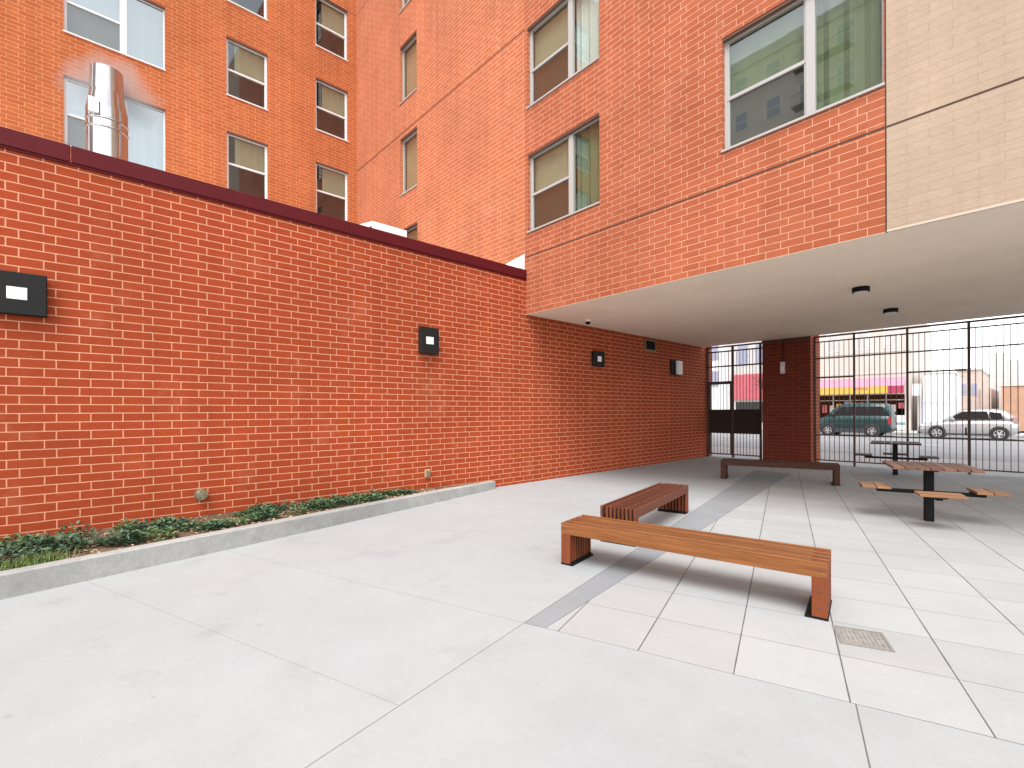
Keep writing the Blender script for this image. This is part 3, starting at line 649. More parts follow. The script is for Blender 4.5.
# ------------------------------------------------------------------ roof things behind the coping
r = empty('flue_pipe', 'shiny stainless steel flue pipe standing on the low roof behind the coping', 'flue', (-9.0, .39, 4.30))
m = MB(); m.cyl((0,0,0), (0,0,1.60), .235, .235, 40, False)
m.cyl((0,0,1.60), (0,0,1.86), .235, .195, 40, False); m.cyl((0,0,1.86), (0,0,2.20), .195, .185, 40, False); m.build('pipe', M['steel'], r)
m = MB()
for z in (.62, 1.30, 1.42): m.cyl((0,0,z), (0,0,z+.03), .243, .243, 40)
m.build('band', M['steel'], r)
m = MB(); m.cyl((0,0,2.14), (0,0,2.15), .183, .183, 40); m.build('cap', M['iron'], r)
m = MB(); m.box(.19, .245, -.21, -.10, 1.46, 1.66); m.build('clip', M['white_paint'], r)
r = empty('roof_hood', 'white metal roof hood peeking over the coping beside the small windows', 'roof vent', (-12.9, 6.55, 4.07))
m = MB()
pts = [(-.75, 2.55), (-.55, 2.95), (.75, 2.72), (.75, 0), (-.75, 0)]
bot = [m.bm.verts.new((x, -.5, z)) for x, z in pts]; topv = [m.bm.verts.new((x, .55, z)) for x, z in pts]
m.bm.faces.new(bot); m.bm.faces.new(list(reversed(topv)))
for i in range(5): m.bm.faces.new((bot[i], topv[i], topv[(i+1)%5], bot[(i+1)%5]))
m.build('casing', M['white_paint'], r)
m = MB(); m.box(-.25, .7, -.515, -.5, 2.5, 2.6); m.build('slot', M['iron'], r)
r = empty('roof_upstand', 'white sloped roof flashing in the corner where the coping ends at the overhang', 'flashing', (-7.95, UY, 4.42))
m = MB(); pts = [(-.75, .33), (-.02, .33), (.27, .70), (-.40, .70)]
m.quad((-.75,-.2,.25), (.27,-.2,.25), (.27,-.004,.69), (-.42,-.004,.60)); m.quad((.27,-.2,.0), (-.75,-.2,.0), (-.75,-.2,.25), (.27,-.2,.25))
m.quad((-.75,-.2,0), (-.75,-.004,0), (-.42,-.004,.60), (-.75,-.2,.25)); m.quad((.27,-.2,0), (.27,-.2,.25), (.27,-.004,.69), (.27,-.004,0)); m.build('flashing', M['white_paint'], r)

# thin vapour volume that imitates a white glow round the flue mouth
m = MB(); bmesh.ops.create_icosphere(m.bm, subdivisions=3, radius=1.0)
for v in m.bm.verts: v.co = Vector((v.co.x*.55, v.co.y*.75, v.co.z*.62))
vm = bpy.data.materials.new('halo'); vm.use_nodes = True; vn = vm.node_tree
vn.nodes.remove(vn.nodes['Principled BSDF']); vo_ = vn.nodes['Material Output']
pv = N(vn, 'ShaderNodeVolumePrincipled'); pv.inputs['Color'].default_value = (.97, .96, .95, 1); pv.inputs['Anisotropy'].default_value = .1
vt = N(vn, 'ShaderNodeTexCoord'); vl = N(vn, 'ShaderNodeVectorMath', operation='MULTIPLY'); vl.inputs[1].default_value = (1/.55, 1/.75, 1/.62); L(vn, vt.outputs['Object'], vl.inputs[0])
vd = N(vn, 'ShaderNodeVectorMath', operation='LENGTH'); L(vn, vl.outputs[0], vd.inputs[0])
vz = N(vn, 'ShaderNodeTexNoise'); vz.inputs['Scale'].default_value = 3.2; vz.inputs['Detail'].default_value = 3; L(vn, vt.outputs['Object'], vz.inputs['Vector'])
va = N(vn, 'ShaderNodeMath', operation='MULTIPLY_ADD'); va.inputs[1].default_value = .7; L(vn, vz.outputs['Fac'], va.inputs[0]); L(vn, vd.outputs['Value'], va.inputs[2])
vr = N(vn, 'ShaderNodeMapRange'); vr.inputs['From Min'].default_value = 1.2; vr.inputs['From Max'].default_value = .55; vr.inputs['To Min'].default_value = 0; vr.inputs['To Max'].default_value = 2.2; L(vn, va.outputs[0], vr.inputs['Value'])
L(vn, vr.outputs[0], pv.inputs['Density']); L(vn, pv.outputs[0], vo_.inputs['Volume'])
tag(m.build('flue_glow', vm, None, (-9.35, .48, 6.42)), 'thin white vapour volume standing in for the glow round the steel flue mouth', 'flue_glow', None, 'stuff')

# ------------------------------------------------------------------ planting bed
kx = [(-4.9, -5.0), (-5.54, -2.6), (-5.995, -.457), (-6.385, 1.521), (-7.118, 4.85), (-7.40, 6.05), (-7.50, 6.42)]
kh = [.215, .215, .215, .213, .19, .165, .16]
def offs(i, d):
    a = Vector(kx[max(i-1,0)]); b = Vector(kx[min(i+1,len(kx)-1)]); t = (b-a).normalized(); n = Vector((-t.y, t.x)); p = Vector(kx[i]) + n*d
    return (max(p.x, WX+.002), p.y)
m = MB(); rings = []
for i in range(len(kx)):
    o = kx[i]; n_ = offs(i, .145); h = kh[i]; b1 = offs(i, .012); b2 = offs(i, .133)
    rings.append([(o[0],o[1],-.02), (o[0],o[1],h-.012), (b1[0],b1[1],h), (b2[0],b2[1],h), (n_[0],n_[1],h-.012), (n_[0],n_[1],-.02)])
m.loft(rings, True, False)
tag(m.build('planter_kerb', M['kerb']), 'low grey concrete kerb edging the narrow planting bed along the brick wall', 'kerb')
m = MB()
for i in range(len(kx)-1):
    p, q = offs(i, .13), offs(i+1, .13)
    m.quad((p[0],p[1],kh[i]-.05), (WX+.003,p[1],kh[i]-.02), (WX+.003,q[1],kh[i+1]-.02), (q[0],q[1],kh[i+1]-.05))
struct(m.build('soil', M['soil']))
def bed_x(y):
    for i in range(len(kx)-1):
        if kx[i][1] <= y <= kx[i+1][1]:
            t = (y-kx[i][1])/(kx[i+1][1]-kx[i][1]); return kx[i][0]+(kx[i+1][0]-kx[i][0])*t - .15, kh[i]+(kh[i+1]-kh[i])*t - .04
    return WX, .15
def leaf(m, p, d, up, ln, w):
    d = d.normalized(); s = d.cross(up).normalized(); n = s.cross(d).normalized()
    pts = [(0,0,0), (.35,.5,.06), (.7,.38,.10), (1,0,.02), (.7,-.38,.10), (.35,-.5,.06)]
    mid1 = (.5, 0, -.02)
    P = [p + d*(a*ln) + s*(b*w) + n*(c*ln) for a, b, c in pts]; c0 = p + d*(.5*ln) + n*(mid1[2]*ln)
    V = [m.bm.verts.new(q) for q in P]; cv = m.bm.verts.new(c0)
    for i in range(6): m.bm.faces.new((V[i], V[(i+1)%6], cv))
def rv(): return Vector((random.gauss(0,1), random.gauss(0,1), random.gauss(0,.6)))
def clump(m, cx, cy, z, rad, hgt, n, ls):
    for _ in range(n):
        a = random.uniform(0, 2*PI); rr = rad*math.sqrt(random.random()); hh = hgt*(1-(rr/rad)**2*.7)*random.uniform(.15, 1)
        x = cx + math.cos(a)*rr*.8; y = cy + math.sin(a)*rr
        x = max(x, WX+.02)
        p = Vector((x, y, z+hh)); d = Vector((math.cos(a)+random.gauss(0,.5), math.sin(a)+random.gauss(0,.5), random.uniform(-.25,.7)))
        leaf(m, p, d, Vector((random.gauss(0,.25),random.gauss(0,.25),1)), ls*random.uniform(.6,1.2), ls*random.uniform(.35,.6))
gm = MB(); gm2 = MB()
dens = [(-4.5, -.9, 50, .17), (-.9, -.35, 11, .14), (-.35, .75, 26, .16), (.75, 1.2, 8, .11), (1.2, 1.75, 6, .08), (1.75, 2.4, 17, .14), (2.4, 3.5, 24, .13), (3.5, 4.5, 15, .10)]
for y0, y1, n, hg in dens:
    for k in range(n):
        y = random.uniform(y0, y1); bx, z = bed_x(y); 
        wdt = bx - WX
        x = WX + wdt*random.uniform(.15, .78)
        rad = min(random.uniform(.10, .19), max(.05, wdt*.5)); hg *= 1
        clump(gm if random.random() < .75 else gm2, x, y, z, rad, hg*random.uniform(.6, 1.15), 70, .062)
tag(gm.build('ground_cover', M['leaf'], fix=False), 'dark green leafy ground cover in the bed along the brick wall', 'ground cover', None, 'stuff')
tag(gm2.build('ground_cover', M['leaf2'], fix=False), 'lighter green leaves among the ground cover in the bed', 'ground cover', None, 'stuff')
m = MB()
for _ in range(2600):
    y = random.uniform(-4, 5.2); bx, z = bed_x(y); x = random.uniform(WX+.02, bx-.005)
    leaf(m, Vector((x, y, z-.005+random.uniform(.0,.03))), Vector((random.gauss(0,1),random.gauss(0,1),random.gauss(0,.25))), Vector((random.gauss(0,.3),random.gauss(0,.3),1)), random.uniform(.025,.06), random.uniform(.015,.038))
tag(m.build('leaf_litter', M['litter'], fix=False), 'dry brown fallen leaves on the soil of the planting bed', 'leaf litter', None, 'stuff')
m = MB()
for _ in range(420):
    y = random.gauss(-.28, .13); bx, z = bed_x(y); x = bx - random.uniform(.0, .26)
    h = random.uniform(.05, .13); a = random.uniform(0, 2*PI); b = Vector((math.cos(a), math.sin(a), 0))*h*random.uniform(.2,.9); s = Vector((-math.sin(a), math.cos(a), 0))*.004
    p = Vector((x, y, z-.01)); m.quad(p-s, p+s, p+s*.7+b*.5+Vector((0,0,h*.7)), p-s*.7+b*.5+Vector((0,0,h*.7))); m.quad(p-s*.7+b*.5+Vector((0,0,h*.7)), p+s*.7+b*.5+Vector((0,0,h*.7)), p+b+Vector((0,0,h)), p+b+Vector((0,0,h*.98))+s*.1)
tag(m.build('grass', M['grass'], fix=False), 'tuft of bright green grass at the near end of the planting bed', 'grass', None, 'stuff')

# ------------------------------------------------------------------ benches
def make_bench(label, loc, rotz, Lb, Db, Hb, seat_m, leg_m):
    r = empty('slatted_bench', label, 'bench', loc, rotz, 'slatted wooden benches')
    n = 9; pitch = Db/n; t = pitch*.60; bh = .118; lw_ = .105
    seat = MB(); legs = [MB(), MB()]
    for i in range(n):
        y0 = i*pitch + (pitch-t)/2*0; y1 = y0 + t
        if i == n-1: y1 = Db; y0 = Db - t
        odd = i % 2 == 1
        zb = Hb - (bh if i in (0, n-1) else bh*.92)
        a, b = (lw_+.002, Lb-lw_-.002) if odd else (0, Lb)
        seat.box(a, b, y0, y1, zb, Hb - (.001 if odd else 0), bev=.004)
        for k, x in ((0, 0), (1, Lb-lw_)):
            legs[k].box(x+.001, x+lw_-.001, y0+.001, y1-.001, .018, (Hb-.002) if odd else zb-.001, bev=.003)
    # hidden cross bars that tie the slats, seen dark in the gaps
    seat.build('seat', seat_m, r)
    for lg in legs: lg.build('leg', leg_m, r)
    ties = [(Lb*(k+.5)/5-.02, Lb*(k+.5)/5+.02, t*.5, Db-t*.5, Hb-bh*.9, Hb-.07) for k in range(5)]
    ties += [(.03, .07, .01, Db-.01, Hb-bh*.85, Hb-.03), (Lb-.07, Lb-.03, .01, Db-.01, Hb-bh*.85, Hb-.03), (.035, .07, .01, Db-.01, .04, .30), (Lb-.07, Lb-.035, .01, Db-.01, .04, .30)]
    for bx in ties:
        tie = MB(); tie.box(*bx); tie.build('tie_bar', M['panel'], r)
    for x0, x1, tb in ((-.004, lw_+.028, lw_), (Lb-lw_-.045, Lb+.004, Lb-lw_-.008)):
        fp = MB(); fp.box(x0, x1, .004, Db-.004, .001, .017); fp.box(tb, tb+.008, .01, Db-.01, .017, .035) ; fp.build('foot_plate', M['black'], r)
    for x in (lw_*.5, Lb-lw_*.5):
        for z in (Hb-.06, .22, .09):
            pl = MB(); pl.cyl((x, .002, z), (x, -.003, z), .012, .011, 12); pl.build('bolt_plug', M['plug'], r)
    return r
make_bench('orange-brown slatted wooden bench nearest the camera, crossing the grey strip', (-3.335, 3.752, 0), RAD(10.9), 2.325, .475, .437, M['wood_seat'], M['wood_leg'])
make_bench('reddish slatted wooden bench behind the nearest bench, pointing away towards the gate', (-3.155, 4.862, 0), RAD(90+12.4), 2.28, .45, .437, M['wood_red'], M['wood_leg'])
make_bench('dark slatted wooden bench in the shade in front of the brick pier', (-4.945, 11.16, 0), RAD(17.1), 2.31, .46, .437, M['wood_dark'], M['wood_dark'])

# ------------------------------------------------------------------ picnic tables
def make_table(label, loc, rotz, sides, dark):
    r = empty('picnic_table', label, 'picnic table', loc, rotz, 'pedestal picnic tables')
    m = MB(); m.box(-.052, .052, -.052, .052, 0, .742, bev=.006); m.build('post', M['black'], r)
    m = MB(); h = .475
    for i in range(7): m.box(-h, h, -h+i*.1362, -h+i*.1362+.1275, .763, .80, Matrix.Rotation(PI/2, 4, 'Z'), bev=.004)
    m.build('table_top', M['wood_dark'] if dark else M['wood_table'], r)
    m = MB(); m.box(-.40, .40, -.03, .03, .742, .763); m.box(-.03, .03, -.40, -.03, .742, .762); m.box(-.03, .03, .03, .40, .742, .762)
    m.build('top_bracket', M['black'], r)
    for a in sides:
        R = Matrix.Rotation(a, 4, 'Z')
        m = MB(); m.box(.052, .60, -.035, .035, .385, .435, R); m.box(.44, .80, -.045, .045, .4352, .449, R); m.build('arm', M['black'], r)
        m = MB()
        for k in range(2): m.box(.455+k*.175, .62+k*.175, -.24, .24, .4495, .482, R, bev=.004)
        m.build('seat', M['wood_dark'] if dark else M['wood_stool'], r)
    return r
make_table('wooden pedestal picnic table with three seats, nearer to the camera', (-1.015, 9.04, 0), RAD(17), (PI, 0, -PI/2), False)
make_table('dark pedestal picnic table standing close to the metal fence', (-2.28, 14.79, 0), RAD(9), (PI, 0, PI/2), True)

# ------------------------------------------------------------------ vehicles
def ring(x, zb, zt, wb, ws, wt, zs):
    """cross-section at x (8 points + rounding), half-widths bottom/shoulder/top"""
    return [(x,-wb*.9,zb),(x,-wb,zb+.08),(x,-ws,zs),(x,-wt,zt-.06),(x,-wt*.86,zt),(x,wt*.86,zt),(x,wt,zt-.06),(x,ws,zs),(x,wb,zb+.08),(x,wb*.9,zb)]
def wheel(r, x, y, side, rad, width, rimm):
    t = MB(); t.cyl((x, y, rad), (x, y+side*width, rad), rad, rad, 28); wo = t.build('tyre', M['tyre'], r)
    q = MB(); yo = y + side*(width+.002)
    q.cyl((x, yo-side*.02, rad), (x, yo, rad), rad*.66, rad*.64, 28)
    q.build('rim_disc', M['car_grey'], wo)
    q = MB(); q.cyl((x, yo, rad), (x, yo+side*.012, rad), rad*.16, rad*.14, 14)
    for k in range(5):
        a = 2*PI*k/5+.3
        R_ = Matrix.Translation((x, yo+side*.006, rad)) @ Matrix.Rotation(a, 4, 'Y')
        q.box(rad*.12, rad*.63, -.006, .006, -rad*.11, rad*.11, R_)
    for k in range(28):
        a = 2*PI*k/28; R_ = Matrix.Translation((x, yo+side*.004, rad)) @ Matrix.Rotation(a, 4, 'Y')
        q.box(rad*.58, rad*.66, -.006, .006, -rad*.08, rad*.08, R_)
    q.build('rim', rimm, wo)
def make_car(label, loc, rotz, paint, st, cab, wheels, rad, glass_side, name='parked_car', cat='car', lights=True, extra=None):
    r = empty(name, label, cat, loc, rotz)
    m = MB(); m.loft([ring(*s) for s in st]); m.build('body', paint, r)
    if cab:
        m = MB(); m.loft([[(x,-wb,zb),(x,-wt,zt-.05),(x,-wt*.85,zt),(x,wt*.85,zt),(x,wt,zt-.05),(x,wb,zb)] for x, zb, zt, wb, wt in cab]); m.build('cabin', paint, r)
    for pts, w_in in glass_side:
        for sg in (-1, 1):
            m = MB(); V = [m.bm.verts.new((x, sg*y, z)) for x, y, z in pts]; f = m.bm.faces.new(V)
            ex = bmesh.ops.extrude_face_region(m.bm, geom=[f])
            for v in [e for e in ex['geom'] if isinstance(e, bmesh.types.BMVert)]: v.co.y -= sg*.02
            m.build('side_window', M['glass_black'], r)
    for x in wheels:
        for sg in (-1, 1):
            W_ = st[len(st)//2][4]
            a = MB(); a.cyl((x, sg*(W_-.17), rad+.02), (x, sg*(W_+.006), rad+.02), rad*1.2, rad*1.2, 30); a.build('wheel_arch', M['car_grey'], r)
            wheel(r, x, sg*(W_-.19), sg, rad, .205, M['rim'])
    if extra: extra(r)
    return r
M['glass_black'] = plain('dark_car_glass', (.02, .022, .024), .08)
M['headlight'] = plain('headlight_lens', (.75, .75, .73), .15)
# estate-like crossover: nose at x=0, tail at x=L (nose points to -X in the street)
Lc = 4.27
st = [(.0,.42,.72,.60,.66,.55,.60),(.10,.30,.80,.74,.80,.66,.62),(.35,.24,.92,.84,.88,.76,.70),(.9,.22,1.00,.88,.905,.80,.76),(1.35,.22,1.08,.89,.91,.82,.82),(2.2,.22,1.10,.89,.915,.83,.84),(3.4,.22,1.12,.89,.91,.83,.86),(3.95,.25,1.10,.87,.89,.82,.86),(4.2,.36,1.04,.82,.85,.78,.80),(4.27,.44,.96,.74,.78,.7,.74)]
cab = [(1.12,1.03,1.06,.80,.76),(1.55,1.05,1.42,.80,.70),(1.95,1.06,1.66,.80,.67),(2.5,1.06,1.725,.80,.665),(3.2,1.07,1.72,.80,.66),(3.7,1.07,1.64,.80,.65),(4.0,1.06,1.38,.79,.69),(4.18,1.02,1.08,.77,.74)]
gl = [([(1.50,.795,1.12),(2.28,.795,1.12),(2.28,.705,1.60),(1.98,.705,1.60),(1.62,.74,1.36)],0),([(2.34,.795,1.12),(3.10,.795,1.13),(3.02,.70,1.62),(2.34,.70,1.62)],0),([(3.16,.795,1.13),(3.66,.79,1.15),(3.58,.71,1.52),(3.12,.70,1.60)],0)]
def car_extra(r):
    m = MB(); m.quad((1.20,-.70,1.10),(1.90,-.60,1.625),(1.90,.60,1.625),(1.20,.70,1.10)); 
    for v in m.bm.verts: v.co.x -= .015; v.co.z += .012
    m.build('windscreen', M['glass_black'], r)
    for sg in (-1, 1):
        m = MB(); m.box(.12, .42, sg*.80-.05, sg*.80+.05, .70, .84, bev=.02); m.build('headlight', M['headlight'], r)
        m = MB(); m.box(4.02, 4.22, sg*.80-.045, sg*.80+.045, .95, 1.30, bev=.02); m.build('tail_light', M['tail_dull'], r)
        m = MB(); m.box(1.52, 1.66, sg*.90-.09, sg*.90+.09, 1.10, 1.24, bev=.03); m.build('mirror', M['car_silver'], r)
        for x in (2.30, 3.12):
            m = MB(); m.box(x-.004, x+.004, sg*.913-.004, sg*.913+.004, .34, 1.08); m.build('door_gap', M['car_grey'], r)
        m = MB(); m.box(.95, 3.5, sg*.885-.02, sg*.885+.025, .235, .33); m.build('sill_trim', M['car_grey'], r)
        m = MB(); m.box(2.0, 3.7, sg*.55-.015, sg*.55+.015, 1.70, 1.755); m.build('roof_rail', M['car_silver'], r)
    m = MB(); m.box(-.03, .16, -.72, .72, .28, .42, bev=.03); m.box(4.18, 4.30, -.74, .74, .36, .52, bev=.03); m.build('bumper', M['car_grey'], r)
make_car('silver crossover car parked across the street in front of the white and tan buildings', (-4.80, 38.95, -.15), RAD(1.5), M['car_silver'], st, cab, (.88, 3.50), .345, gl, extra=car_extra)
# van: rounded nose on the left
stv = [(.0,.44,.86,.62,.68,.58,.68),(.12,.30,1.02,.80,.86,.74,.76),(.45,.24,1.22,.90,.95,.84,.84),(.85,.22,1.36,.93,.965,.88,.9),(1.4,.22,1.40,.93,.97,.9,.92),(2.4,.22,1.40,.93,.97,.9,.92),(3.6,.22,1.40,.93,.97,.9,.92),(4.05,.25,1.38,.92,.95,.9,.92),(4.18,.36,1.34,.9,.93,.88,.9)]
cabv = [(.62,1.20,1.28,.86,.80),(1.05,1.30,1.78,.88,.76),(1.45,1.32,2.06,.895,.76),(2.0,1.32,2.16,.9,.77),(3.0,1.32,2.18,.9,.78),(3.8,1.32,2.15,.9,.78),(4.08,1.32,2.0,.9,.80),(4.16,1.3,1.5,.89,.86)]
glv = [([(1.12,.895,1.38),(1.85,.90,1.38),(1.85,.81,1.92),(1.52,.81,1.92)],0),([(1.95,.905,1.38),(2.95,.905,1.38),(2.95,.815,1.93),(1.95,.815,1.93)],0),([(3.05,.905,1.38),(3.85,.905,1.38),(3.78,.815,1.93),(3.05,.815,1.93)],0)]
def van_extra(r):
    m = MB(); m.quad((.70,-.74,1.33),(1.40,-.66,2.0),(1.40,.66,2.0),(.70,.74,1.33))
    for v in m.bm.verts: v.co.x -= .02; v.co.z += .02
    m.build('windscreen', M['glass_black'], r)
    for sg in (-1, 1):
        m = MB(); m.box(.10, .36, sg*.83-.05, sg*.83+.05, .72, .92, bev=.02); m.build('headlight', M['headlight'], r)
        m = MB(); m.box(4.06, 4.20, sg*.90-.045, sg*.90+.045, .80, 1.25, bev=.02); m.build('tail_light', M['red_lens'], r)
        m = MB(); m.box(1.05, 1.20, sg*.99-.10, sg*.99+.10, 1.36, 1.58, bev=.03); m.build('mirror', M['car_grey'], r)
        m = MB(); m.box(.9, 3.4, sg*.955-.02, sg*.955+.022, .225, .52); m.box(.5, 4.0, sg*.965-.01, sg*.965+.016, .78, .84); m.build('sill_trim', M['car_grey'], r)
        for x in (1.9, 3.0):
            m = MB(); m.box(x-.005, x+.005, sg*.972-.004, sg*.972+.004, .34, 1.36); m.build('door_gap', M['black'], r)
    m = MB(); m.box(-.03, .18, -.76, .76, .30, .50, bev=.03); m.box(4.12, 4.26, -.86, .86, .36, .55, bev=.03); m.build('bumper', M['car_grey'], r)
make_car('dark teal minivan parked across the street in front of the pink and yellow awning', (-10.28, 38.95, -.15), 0, M['car_teal'], stv, cabv, (.80, 3.24), .36, glv, name='parked_van', cat='van', extra=van_extra)

# ------------------------------------------------------------------ buildings across the street
def bparent(name, label, loc): return empty(name, label, 'building', loc)
YB = 46.0
b = bparent('shop_building', 'cream shop building with a pink, red and yellow awning across the street', (-9.5, YB, 0))
m = MB(); m.box(-4.3, 3.35, 0, 10, 2.75, 8.6); m.box(-4.3, -3.95, 0, 10, 0, 2.75); m.box(3.0, 3.35, 0, 10, 0, 2.75); m.box(-4.31, 3.36, -.06, 10, 8.6, 8.9); m.build('wall', M['cream'], b)
m = MB(); m.box(-3.95, 3.0, .9, 1.1, .05, 2.75); m.build('shop_interior', M['shop_dark'], b)
m = MB()
for k in range(7): x = -3.95 + k*6.95/6; m.box(x-.04, x+.04, .15, .25, .05, 2.75)
m.box(-3.95, 3.0, .15, .25, .80, .88); m.box(-3.95, 3.0, .15, .25, 2.3, 2.36); m.build('shop_front_frame', M['far_grey'], b)
m = MB(); m.box(-3.95, 3.0, .19, .20, .05, 2.75); m.build('shop_window', M['glass_car'], b)
pc = ['signred', 'cream', 'yellow', 'bluegrey', 'far_brown']
for k in range(11):
    m = MB(); x = -2.4 + k*.5; h0 = random.uniform(1.3, 1.7); m.box(x, x+.34, .13, .15, h0, h0+random.uniform(.35,.65)); m.build('poster', M[pc[k%5]], b)
m = MB(); m.box(1.2, 3.0, .05, .14, .05, .42); m.box(1.2, 3.0, .05, .14, .62, 1.15); m.build('stall_riser', M['whitewash'], b)
m = MB(); m.box(1.2, 3.0, .04, .14, .42, .62); m.build('stall_band', M['teal_band'], b)
def awn(x0, x1, z0, z1, y0, y1, mat, nm):
    m = MB(); m.quad((x0,y0,z0),(x1,y0,z0),(x1,y1,z1),(x0,y1,z1)); m.quad((x0,y0,z0),(x0,y1,z1),(x0,y1,z1-.06),(x0,y0,z0-.06)); m.quad((x1,y0,z0),(x1,y0,z0-.06),(x1,y1,z1-.06),(x1,y1,z1)); m.quad((x0,y0,z0-.06),(x0,y1,z1-.06),(x1,y1,z1-.06),(x1,y0,z0-.06)); return m.build(nm, mat, b)
awn(-3.9, 3.1, 3.36, 4.05, -1.1, -.02, M['pink'], 'awning')
m = MB(); m.box(-3.0, 2.15, -1.14, -1.08, 2.80, 3.355); m.build('awning_valance', M['yellow'], b)
for x0, x1 in ((-3.9, -3.003), (2.153, 3.1)):
    m = MB(); m.box(x0, x1, -1.14, -1.08, 2.80, 3.355); m.build('awning_valance', M['magenta'], b)
# wall lettering that cannot be read at this size: small red marks on the valance
for z in range(2):
    m = MB(); 
    for k in range(5): 
        x = .15 + k*.17; m.box(x, x+.10, -1.15, -1.141, 3.12, 3.27)
m.build('valance_mark', M['signred'], b)
m = MB(); m.box(-4.3, 3.34, -.05, .0, 4.35, 4.5); m.box(-4.3, 3.34, -.04, .0, 6.0, 6.1); m.build('string_course', M['far_grey'], b)
for k, (x, z) in enumerate([(-3.4, 6.3), (-1.6, 6.3), (.4, 6.3), (2.2, 6.3)]):
    m = MB(); m.box(x-.45, x+.45, -.02, .02, z, z+1.5); w_ = m.build('window', M['whitewash'], b)
    m = MB(); m.box(x-.38, x+.38, -.03, -.02, z+.07, z+1.43); m.build('pane', M['far_grey'], w_)
b = bparent('white_building', 'low white rendered building between the awning shop and the tan building', (-4.9, YB, 0))
m = MB(); m.box(-.55, 1.05, .0, 9, 0, 4.15); m.build('wall', M['whitewash'], b)
m = MB(); m.box(-.58, 1.08, -.03, 9.02, 4.15, 4.25); m.build('parapet', M['far_grey'], b)
m = MB(); m.box(-.56, 1.06, -.02, .0, 2.0, 2.04); m.build('ledge', M['far_grey'], b)
m = MB(); m.box(-1.08, -.57, -.75, -.70, 2.6, 3.45); m.build('hanging_sign', M['whitewash'], b)
m = MB(); m.box(-.85, -.62, -.2, .8, 0, 2.6); m.build('door_jamb', M['far_grey'], b)
m = MB(); m.box(-.62, -.56, -.22, -.1, .1, 2.4); m.build('drain_pipe', M['bluegrey'], b)
b = bparent('tan_building', 'hazy tan brick building just behind the roof of the silver car', (-3.1, YB+6, 0))
m = MB(); m.box(-1.0, .35, 0, 12, 0, 4.65); m.box(.36, .95, -.2, 12, 0, 3.2); m.build('wall', M['far_brown'], b)
m = MB(); m.box(-1.05, .40, -.08, 12, 4.65, 4.8); m.build('cornice', M['far_grey'], b)
for x in (-.6, .0):
    m = MB(); m.box(x-.15, x+.15, -.03, .0, 2.7, 3.6); m.build('window', M['bluegrey'], b)
b = bparent('grey_tower', 'pale grey stone tower rising behind the parked silver car', (-2.6, YB+20, 0))
m = MB(); m.box(-.15, .95, 0, 5, 0, 7.0); m.box(.96, 1.65, .5, 5, 0, 6.3); m.build('wall', M['far_grey'], b)
m = MB(); m.cyl((.35,.5,7.0),(.35,.5,8.6),.03,seg=8); m.box(.05,.65,.48,.52,8.2,8.25); m.build('aerial', M['bluegrey'], b)
b = bparent('brick_warehouse', 'long low orange brick building at the far right across the street', (0, YB+4, 0))
m = MB(); m.box(-1.55, 22, 0, 14, 0, 3.25); m.build('wall', M['far_brick'], b)
m = MB(); m.box(-1.6, 22.05, -.06, 14, 3.25, 3.42); m.build('parapet', M['cream'], b)
for k in range(6):
    m = MB(); x = 1.0 + k*3.2; m.box(x, x+1.5, -.03, .0, 1.0, 2.4); m.build('window', M['bluegrey'], b)
# seen through the gate
b = bparent('office_building', 'pale office building with blue-grey windows seen through the metal gate', (-21.5, YB+1, 0))
m = MB(); m.box(-12, 1.75, 0, 10, 0, 13.0); m.build('wall', M['whitewash'], b)
for row in range(3):
    for k in range(6):
        x = -9.6 + k*1.9; z = 3.9 + row*2.6
        m = MB(); m.box(x-.65, x+.65, -.04, .0, z, z+1.6); w_ = m.build('window', M['far_grey'], b)
        m = MB(); m.box(x-.58, x+.58, -.05, -.04, z+.07, z+1.53); m.build('pane', M['bluegrey'], w_)
m = MB(); m.box(-2.2, -1.0, -.05, 0, .1, 2.3); m.build('door', M['far_grey'], b)
b = bparent('grey_shop', 'narrow grey shop building with a tall red sign seen through the right gate leaf', (-17.0, YB, 0))
m = MB(); m.box(-2.65, 3.1, 0, 9, 0, 11.5); m.build('wall', M['far_grey'], b)
m = MB(); m.box(-2.25, 2.2, -.12, .0, 2.55, 4.9); m.build('sign_board', M['signred'], b)
m = MB(); m.box(-1.9, 2.0, -.06, .0, .5, 2.35); m.build('shop_window', M['shop_dark'], b)
for k in range(5):
    m = MB(); x = -1.6 + k*.75; m.box(x, x+.45, -.08, -.06, .7+.1*(k%2), 1.5); m.build('poster', M[pc[(k*2+2)%5]], b)
for k in range(3):
    m = MB(); x = -1.7 + k*1.6; m.box(x, x+.9, -.05, 0, 5.8, 7.6); m.build('window', M['bluegrey'], b)
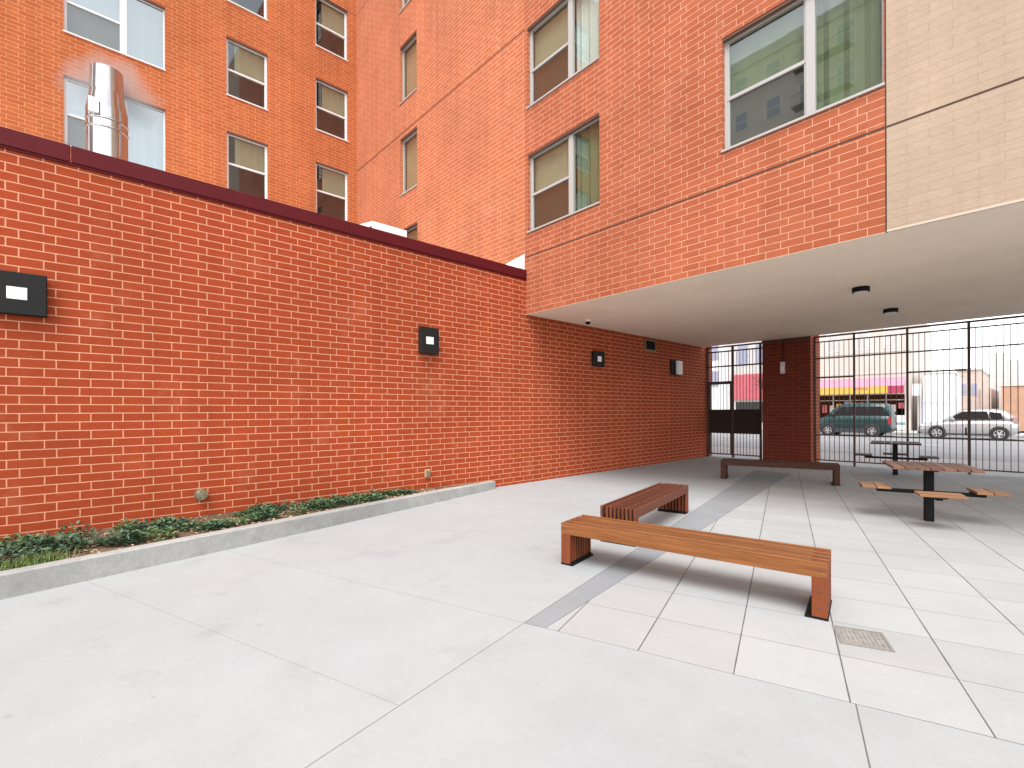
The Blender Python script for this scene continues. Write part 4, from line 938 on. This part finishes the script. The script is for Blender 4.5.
# block on the far side of the courtyard, behind the camera: what the big windows mirror
b = bparent('apartment_block', 'pale stone apartment block mirrored in the large window beside the tan stone', (-13, -30, 0))
m = MB(); m.box(-9, 8, -8, 0, 0, 33); m.build('wall', M['cream'], b)
m = MB(); m.box(-9.2, 8.2, -8.2, .25, 33, 33.9); m.box(-9.1, 8.1, 0.001, .12, 3.8, 4.2); m.build('cornice', M['far_grey'], b)
for row in range(10):
    for k in range(6):
        x = -8.1 + k*2.75; z = 1.2 + row*3.2 + (.6 if row == 0 else .6)
        m = MB(); m.box(x, x+1.3, .001, .06, z, z+1.8); w_ = m.build('window', M['white_metal'], b)
        m = MB(); m.box(x+.08, x+1.22, .061, .07, z+.08, z+.86); m.box(x+.08, x+1.22, .061, .07, z+.94, z+1.72); m.build('pane', M['bluegrey'], w_)
m = MB()
for row in range(1, 10):
    z = 1.2 + row*3.2
    m.box(-2.8, 1.4, .2, 1.2, z, z+.06); m.box(-2.8, 1.4, 1.17, 1.2, z+.95, z+1.0)
    for k in range(22): m.box(-2.8+k*.2, -2.78+k*.2, 1.18, 1.2, z+.06, z+.95)
m.build('fire_escape', M['iron'], b)
# bare street tree
def tree(loc, label):
    r = empty('bare_tree', label, 'tree', loc)
    m = MB()
    m.cyl((0,0,0), (.05,0,2.3), .11, .08, 10); m.build('trunk', M['bark'], r)
    m = MB()
    def br(p, d, ln, rad, n):
        q = p + d*ln; m.cyl(p, q, rad, rad*.65, 6, False)
        if n == 0: return
        for _ in range(3):
            nd = (d + Vector((random.gauss(0,.5), random.gauss(0,.5), random.gauss(.15,.35)))).normalized(); br(q, nd, ln*random.uniform(.6,.85), rad*.6, n-1)
    for k in range(4):
        a = k*PI/2+.4; br(Vector((.05,0,2.2)), Vector((math.cos(a)*.6, math.sin(a)*.6, .8)).normalized(), .95, .05, 4)
    m.build('crown', M['bark'], r)
tree((-14.3, 42.3, 0), 'bare leafless street tree seen through the gate beside the pier')

# ------------------------------------------------------------------ light, sky, camera
w = bpy.data.worlds.new('World'); S.world = w; w.use_nodes = True
nt = w.node_tree; bg = nt.nodes['Background']
sky = N(nt, 'ShaderNodeTexSky', sky_type='NISHITA'); sky.sun_disc = False
SUN_EL, SUN_AZ = RAD(58), RAD(150)      # azimuth clockwise from +Y
sky.sun_elevation = SUN_EL; sky.sun_rotation = SUN_AZ; sky.dust_density = 1.2; sky.air_density = 1.0; sky.ozone_density = 1.0
hs = N(nt, 'ShaderNodeHueSaturation'); hs.inputs['Saturation'].default_value = .22
L(nt, sky.outputs[0], hs.inputs['Color']); L(nt, hs.outputs[0], bg.inputs['Color']); bg.inputs['Strength'].default_value = .15
sl = bpy.data.lights.new('sun', 'SUN'); sl.energy = 1.15; sl.angle = RAD(35); sl.color = (1, .99, .975)
so = bpy.data.objects.new('sun', sl); C.objects.link(so)
dirv = Vector((math.sin(SUN_AZ)*math.cos(SUN_EL), math.cos(SUN_AZ)*math.cos(SUN_EL), math.sin(SUN_EL)))
so.rotation_euler = (-dirv).to_track_quat('-Z', 'Y').to_euler(); so.location = (0, 0, 30)

cam = bpy.data.cameras.new('camera'); co = bpy.data.objects.new('camera', cam); C.objects.link(co); S.camera = co
cam.sensor_width = 36; cam.sensor_fit = 'HORIZONTAL'; cam.lens = 479.0/1024*36; cam.shift_y = 27.0/1024; cam.clip_end = 2000; cam.clip_start = .05
th = math.atan(521/479.0); ro = RAD(.25)
Rv = Vector((math.cos(th), math.sin(th), 0)); Fv = Vector((-math.sin(th), math.cos(th), 0)); Uv = Vector((0, 0, 1))
cr = Rv*math.cos(ro) - Uv*math.sin(ro); cu = Rv*math.sin(ro) + Uv*math.cos(ro)
mt = Matrix((( cr.x, cu.x, -Fv.x, 0), (cr.y, cu.y, -Fv.y, 0), (cr.z, cu.z, -Fv.z, 1.6), (0, 0, 0, 1)))
co.matrix_world = mt
vs = S.view_settings; vs.view_transform = 'Standard'; vs.look = 'None'; vs.exposure = 1.55; vs.gamma = 1.0; vs.use_curve_mapping = False
S.cycles.max_bounces = 10; S.cycles.diffuse_bounces = 6; S.cycles.transparent_max_bounces = 16
S.cycles.use_denoising = True
